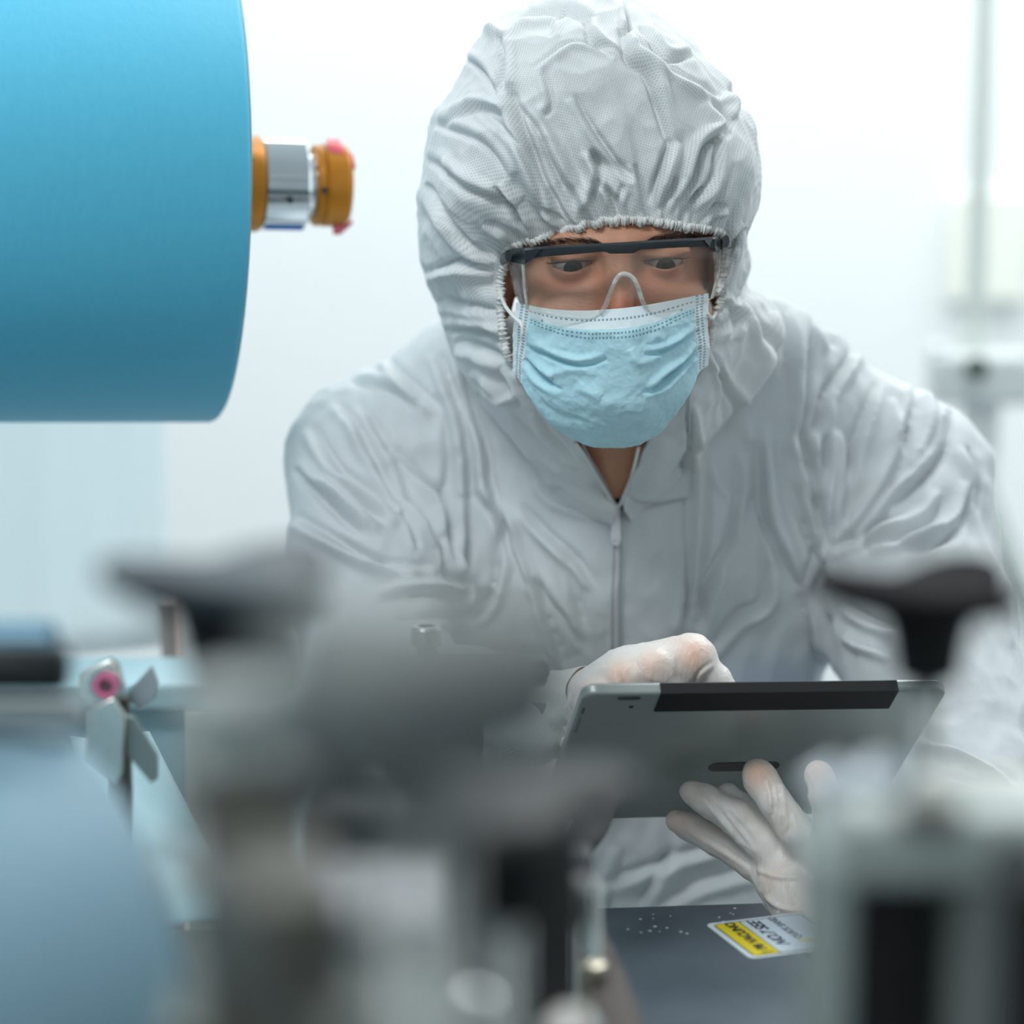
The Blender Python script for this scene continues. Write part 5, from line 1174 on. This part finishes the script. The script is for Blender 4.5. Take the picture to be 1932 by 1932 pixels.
quadplate([(236, 1350), (252, 1352), (297, 1425), (296, 1470), (284, 1478), (240, 1425)], 1.47, 'wing_plate', mat('grey_green_steel', (.22, .27, .26), .3, metal=.6))
quadplate([(236, 1312), (286, 1256), (298, 1290), (292, 1318), (262, 1342)], 1.50, 'wing_plate', mat('grey_steel_wing', (.33, .38, .42), .35, metal=.5))
A(wc, block('post', (pc[0]+.004, pc[1]+.02, (ZB+pc[2]-.012)/2), (.012, .012, pc[2]-.012-ZB), M_ALUD, .001))
# pale blue fabric strips running down into the machine
M_STRIP = fabric_mat('ice_blue_strip', (.36, .56, .62), (.42, .62, .68))
def quadsheet(pts, name, label, m):
    bm = bmesh.new(); vs2 = [bm.verts.new(W(*p)) for p in pts]; bm.faces.new(vs2); bmesh.ops.subdivide_edges(bm, edges=bm.edges[:], cuts=12, use_grid_fill=True)
    for v in bm.verts: v.co.z += .002*math.sin(v.co.x*90+v.co.y*40)
    o = bm_obj(name, bm, m); s_ = o.modifiers.new('s', 'SOLIDIFY'); s_.thickness = .0015; tag(o, label, 'fabric'); return o
quadsheet([(130, 1390, 1.75), (282, 1385, 1.75), (470, 1740, 1.42), (250, 1740, 1.42)], 'fabric_strip', 'ice blue fabric strip running down below the wing clamp', M_STRIP)
quadsheet([(470, 1480, 1.75), (588, 1480, 1.75), (715, 1700, 1.45), (520, 1700, 1.45)], 'fabric_strip', 'ice blue fabric strip with slanting edge right of the left column', M_STRIP)
tt = empty('feed_table', (float(W(250, 1300, 2.0)[0]), 2.0, 0)); tag(tt, 'light blue feed table behind the wing clamp', 'table')
zt = float(W(200, 1308, 2.0)[2]); 
bm = bmesh.new(); bm_box(bm, (-.50, 2.02, zt-.01), (.62, .10, .02)); A(tt, bm_obj('table_top', bm, mat('light_blue_laminate', (.40, .60, .66), .4), bevel=.003))
bm = bmesh.new(); bm_box(bm, (-.50, 2.0, zt-.06), (.60, .02, .08)); A(tt, bm_obj('apron', bm, mat('mid_blue_apron', (.34, .54, .62), .4), bevel=.002))
for x in (-.76, -.24):
    for y in (1.99, 2.05): bm = bmesh.new(); bm_box(bm, (x, y, (zt-.02)/2), (.04, .04, zt-.02)); A(tt, bm_obj('leg', bm, M_PIPE, bevel=.002))

# right hand bracket
q = W(1700, 1560, .84); rb = empty('bracket', (q[0], q[1], ZB)); tag(rb, 'blurred pale aluminium bracket with dark slot at the lower right', 'bracket')
def R_(x, y, d=.84): return W(x, y, d)
M_PALE = mat('pale_grey_alu', (.33, .375, .36), .45, metal=.3, var=.08)
tl_, br_ = R_(1555, 1500), R_(2080, 1640); top_z = tl_[2]; A(rb, block('top_plate', ((tl_[0]+br_[0])/2, q[1], (tl_[2]+br_[2])/2), (br_[0]-tl_[0], .05, tl_[2]-br_[2]), M_PALE, .005))
a1, a2 = R_(1520, 1570), R_(1598, 1570); A(rb, block('side_post', ((a1[0]+a2[0])/2, q[1], (ZB+a1[2])/2), (a2[0]-a1[0], .05, a1[2]-ZB), mat('post_alu', (.30, .35, .34), .45, metal=.3), .005))
a1, a2 = R_(1775, 1640), R_(1880, 1640); A(rb, block('side_post', ((a1[0]+a2[0])/2, q[1], (ZB+a1[2])/2), (a2[0]-a1[0], .05, a1[2]-ZB), mat('post_dark_alu', (.15, .165, .16), .5, metal=.3), .005))
a1, a2 = R_(1590, 1640), R_(1790, 1640); A(rb, block('slot_darkness', ((a1[0]+a2[0])/2, q[1]+.03, (ZB+a1[2])/2), (a2[0]-a1[0], .02, a1[2]-ZB), M_DARKBLK, .002))  # black block put in for the darkness inside the open slot
a1, a2 = R_(1870, 1700), R_(2080, 1700); A(rb, block('motor_cover', ((a1[0]+a2[0])/2, q[1]+.01, (ZB+a1[2])/2), (a2[0]-a1[0], .04, a1[2]-ZB), M_DARKBLK, .004))
for x, y, r in ((1566, 1440, .0105), (1650, 1428, .0105)):
    bm = bmesh.new(); w_ = R_(x, y, .86); hh = w_[2]-top_z; bm_lathe(bm, (w_[0], w_[1]-.01, top_z-.001), (0, 0, 1), [(0, r), (hh*.7, r), (hh*.95, r*.8), (hh+.004, r*.3)], 40); A(rb, bm_obj('cap_nut', bm, mat('blue_grey_nut', (.45, .50, .54), .3, metal=.4)))
bm = bmesh.new(); w_ = R_(1735, 1508, .83); bm_lathe(bm, (w_[0], w_[1]-.02, top_z), (0, 0, 1), [(0, .010), (.006, .010), (.008, .007)], 32); A(rb, bm_obj('rod_nut', bm, M_ALUD))
bm = bmesh.new(); w_ = R_(1890, 1585, .84); bm_lathe(bm, (w_[0], q[1]-.024, w_[2]), (0, -1, 0), [(0, .008), (.004, .008)], 32); A(rb, bm_obj('hole_disc', bm, mat('dark_hole', (.08, .085, .085), .5)))  # dark disc standing in for a hole, its darkness put into the colour
bm = bmesh.new(); w_ = R_(1880, 1510, .88); bm_box(bm, (w_[0], w_[1], w_[2]), (.05, .04, .012)); A(rb, bm_obj('cream_cover', bm, mat('cream_plastic', (.74, .73, .68), .5), bevel=.003))

# ---------------------------------------------------------------- tablet
TL = np.array(cpt(1102, 1310, 1.600)); av = np.array([.2355, .040, 0]); av /= np.linalg.norm(av)
bvv = np.array([-.026, .155, -.098]); bvv -= av*(bvv@av); bvv /= np.linalg.norm(bvv); nvv = np.cross(av, bvv); nvv /= np.linalg.norm(nvv)
if nvv[1] > 0: nvv = -nvv
TW, TH, TT = .2400, .186, .0085
def tp(u, v, n=0): return to_world(TL+av*u+bvv*v+nvv*n)
def rrect(u0, v0, u1, v1, r, n=0, seg=8):
    out = []
    for cu, cv, a0 in ((u0+r, v0+r, PI), (u1-r, v0+r, 1.5*PI), (u1-r, v1-r, 0), (u0+r, v1-r, .5*PI)):
        for k in range(seg+1): a = a0+k*PI/2/seg; out.append(Vector(tp(cu+r*math.cos(a), cv+r*math.sin(a), n)))
    return out
nw = Vector(tp(0, 0, 1)-tp(0, 0, 0))
tab = empty('tablet', tp(TW/2, TH/2, -TT/2)); tag(tab, 'silver grey tablet with black antenna strip held in the gloved hands', 'tablet')
M_TAB = mat('tablet_silver', (.36, .39, .38), .36, metal=.55)
bm = bmesh.new(); bm_prism(bm, rrect(0, 0, TW, TH, .010, -TT), nw*TT); A(tab, bm_obj('back_shell', bm, M_TAB, bevel=.0022))
bm = bmesh.new(); bm_prism(bm, rrect(.003, .003, TW-.003, TH-.003, .008, -TT-.0004), nw*.0006); A(tab, bm_obj('screen', bm, mat('black_screen_glass', (.01, .012, .015), .08)))
bm = bmesh.new(); bm_prism(bm, rrect(.0495, -.0009, .206, .0240, .0008, -.0070), nw*.0076); A(tab, bm_obj('antenna_strip', bm, mat('antenna_black', (.008, .008, .009), .6, spec=.3)))
bm = bmesh.new(); bm_prism(bm, rrect(.0225, .0040, .0375, .0080, .0019, -.0002), nw*.0006); A(tab, bm_obj('camera_lens', bm, mat('lens_black', (.02, .02, .03), .15)))
bm = bmesh.new(); bm_prism(bm, rrect(.0320, .0160, .0352, .0192, .0015, -.0002), nw*.0005); A(tab, bm_obj('microphone_hole', bm, M_BLACK))
bm = bmesh.new(); bm_prism(bm, rrect(.0022, .018, .0042, .026, .0009, -.0002), nw*.0008); A(tab, bm_obj('switch', bm, M_BLACK))
bm = bmesh.new(); bm_prism(bm, rrect(.0022, .032, .0042, .052, .0009, -.0002), nw*.0008); A(tab, bm_obj('volume_button', bm, mat('button_grey', (.10, .11, .11), .4)))
bm = bmesh.new(); bm_prism(bm, rrect(.103, .100, .152, .113, .006, -.0002), nw*.0005); A(tab, bm_obj('dark_logo', bm, mat('logo_black', (.03, .032, .032), .25)))

# ---------------------------------------------------------------- camera
cam = bpy.data.cameras.new('camera'); cam.sensor_width = 36; cam.sensor_fit = 'HORIZONTAL'; cam.lens = F/1932*36; cam.clip_start = .02
cam.dof.use_dof = True; cam.dof.focus_distance = 1.69; cam.dof.aperture_fstop = 2.8; cam.dof.aperture_blades = 0
co_ = bpy.data.objects.new('camera', cam); COL.objects.link(co_); co_.location = (0, 0, CAMZ); co_.rotation_euler = (math.radians(90)-PITCH, 0, 0); S.camera = co_
S.view_settings.view_transform = 'Standard'; S.view_settings.look = 'None'; S.view_settings.gamma = 1; S.view_settings.use_curve_mapping = False
S.view_settings.exposure = 0.0
S.cycles.use_denoising = True
S.cycles.max_bounces = 8; S.cycles.transparent_max_bounces = 12; S.cycles.sample_clamp_indirect = 6
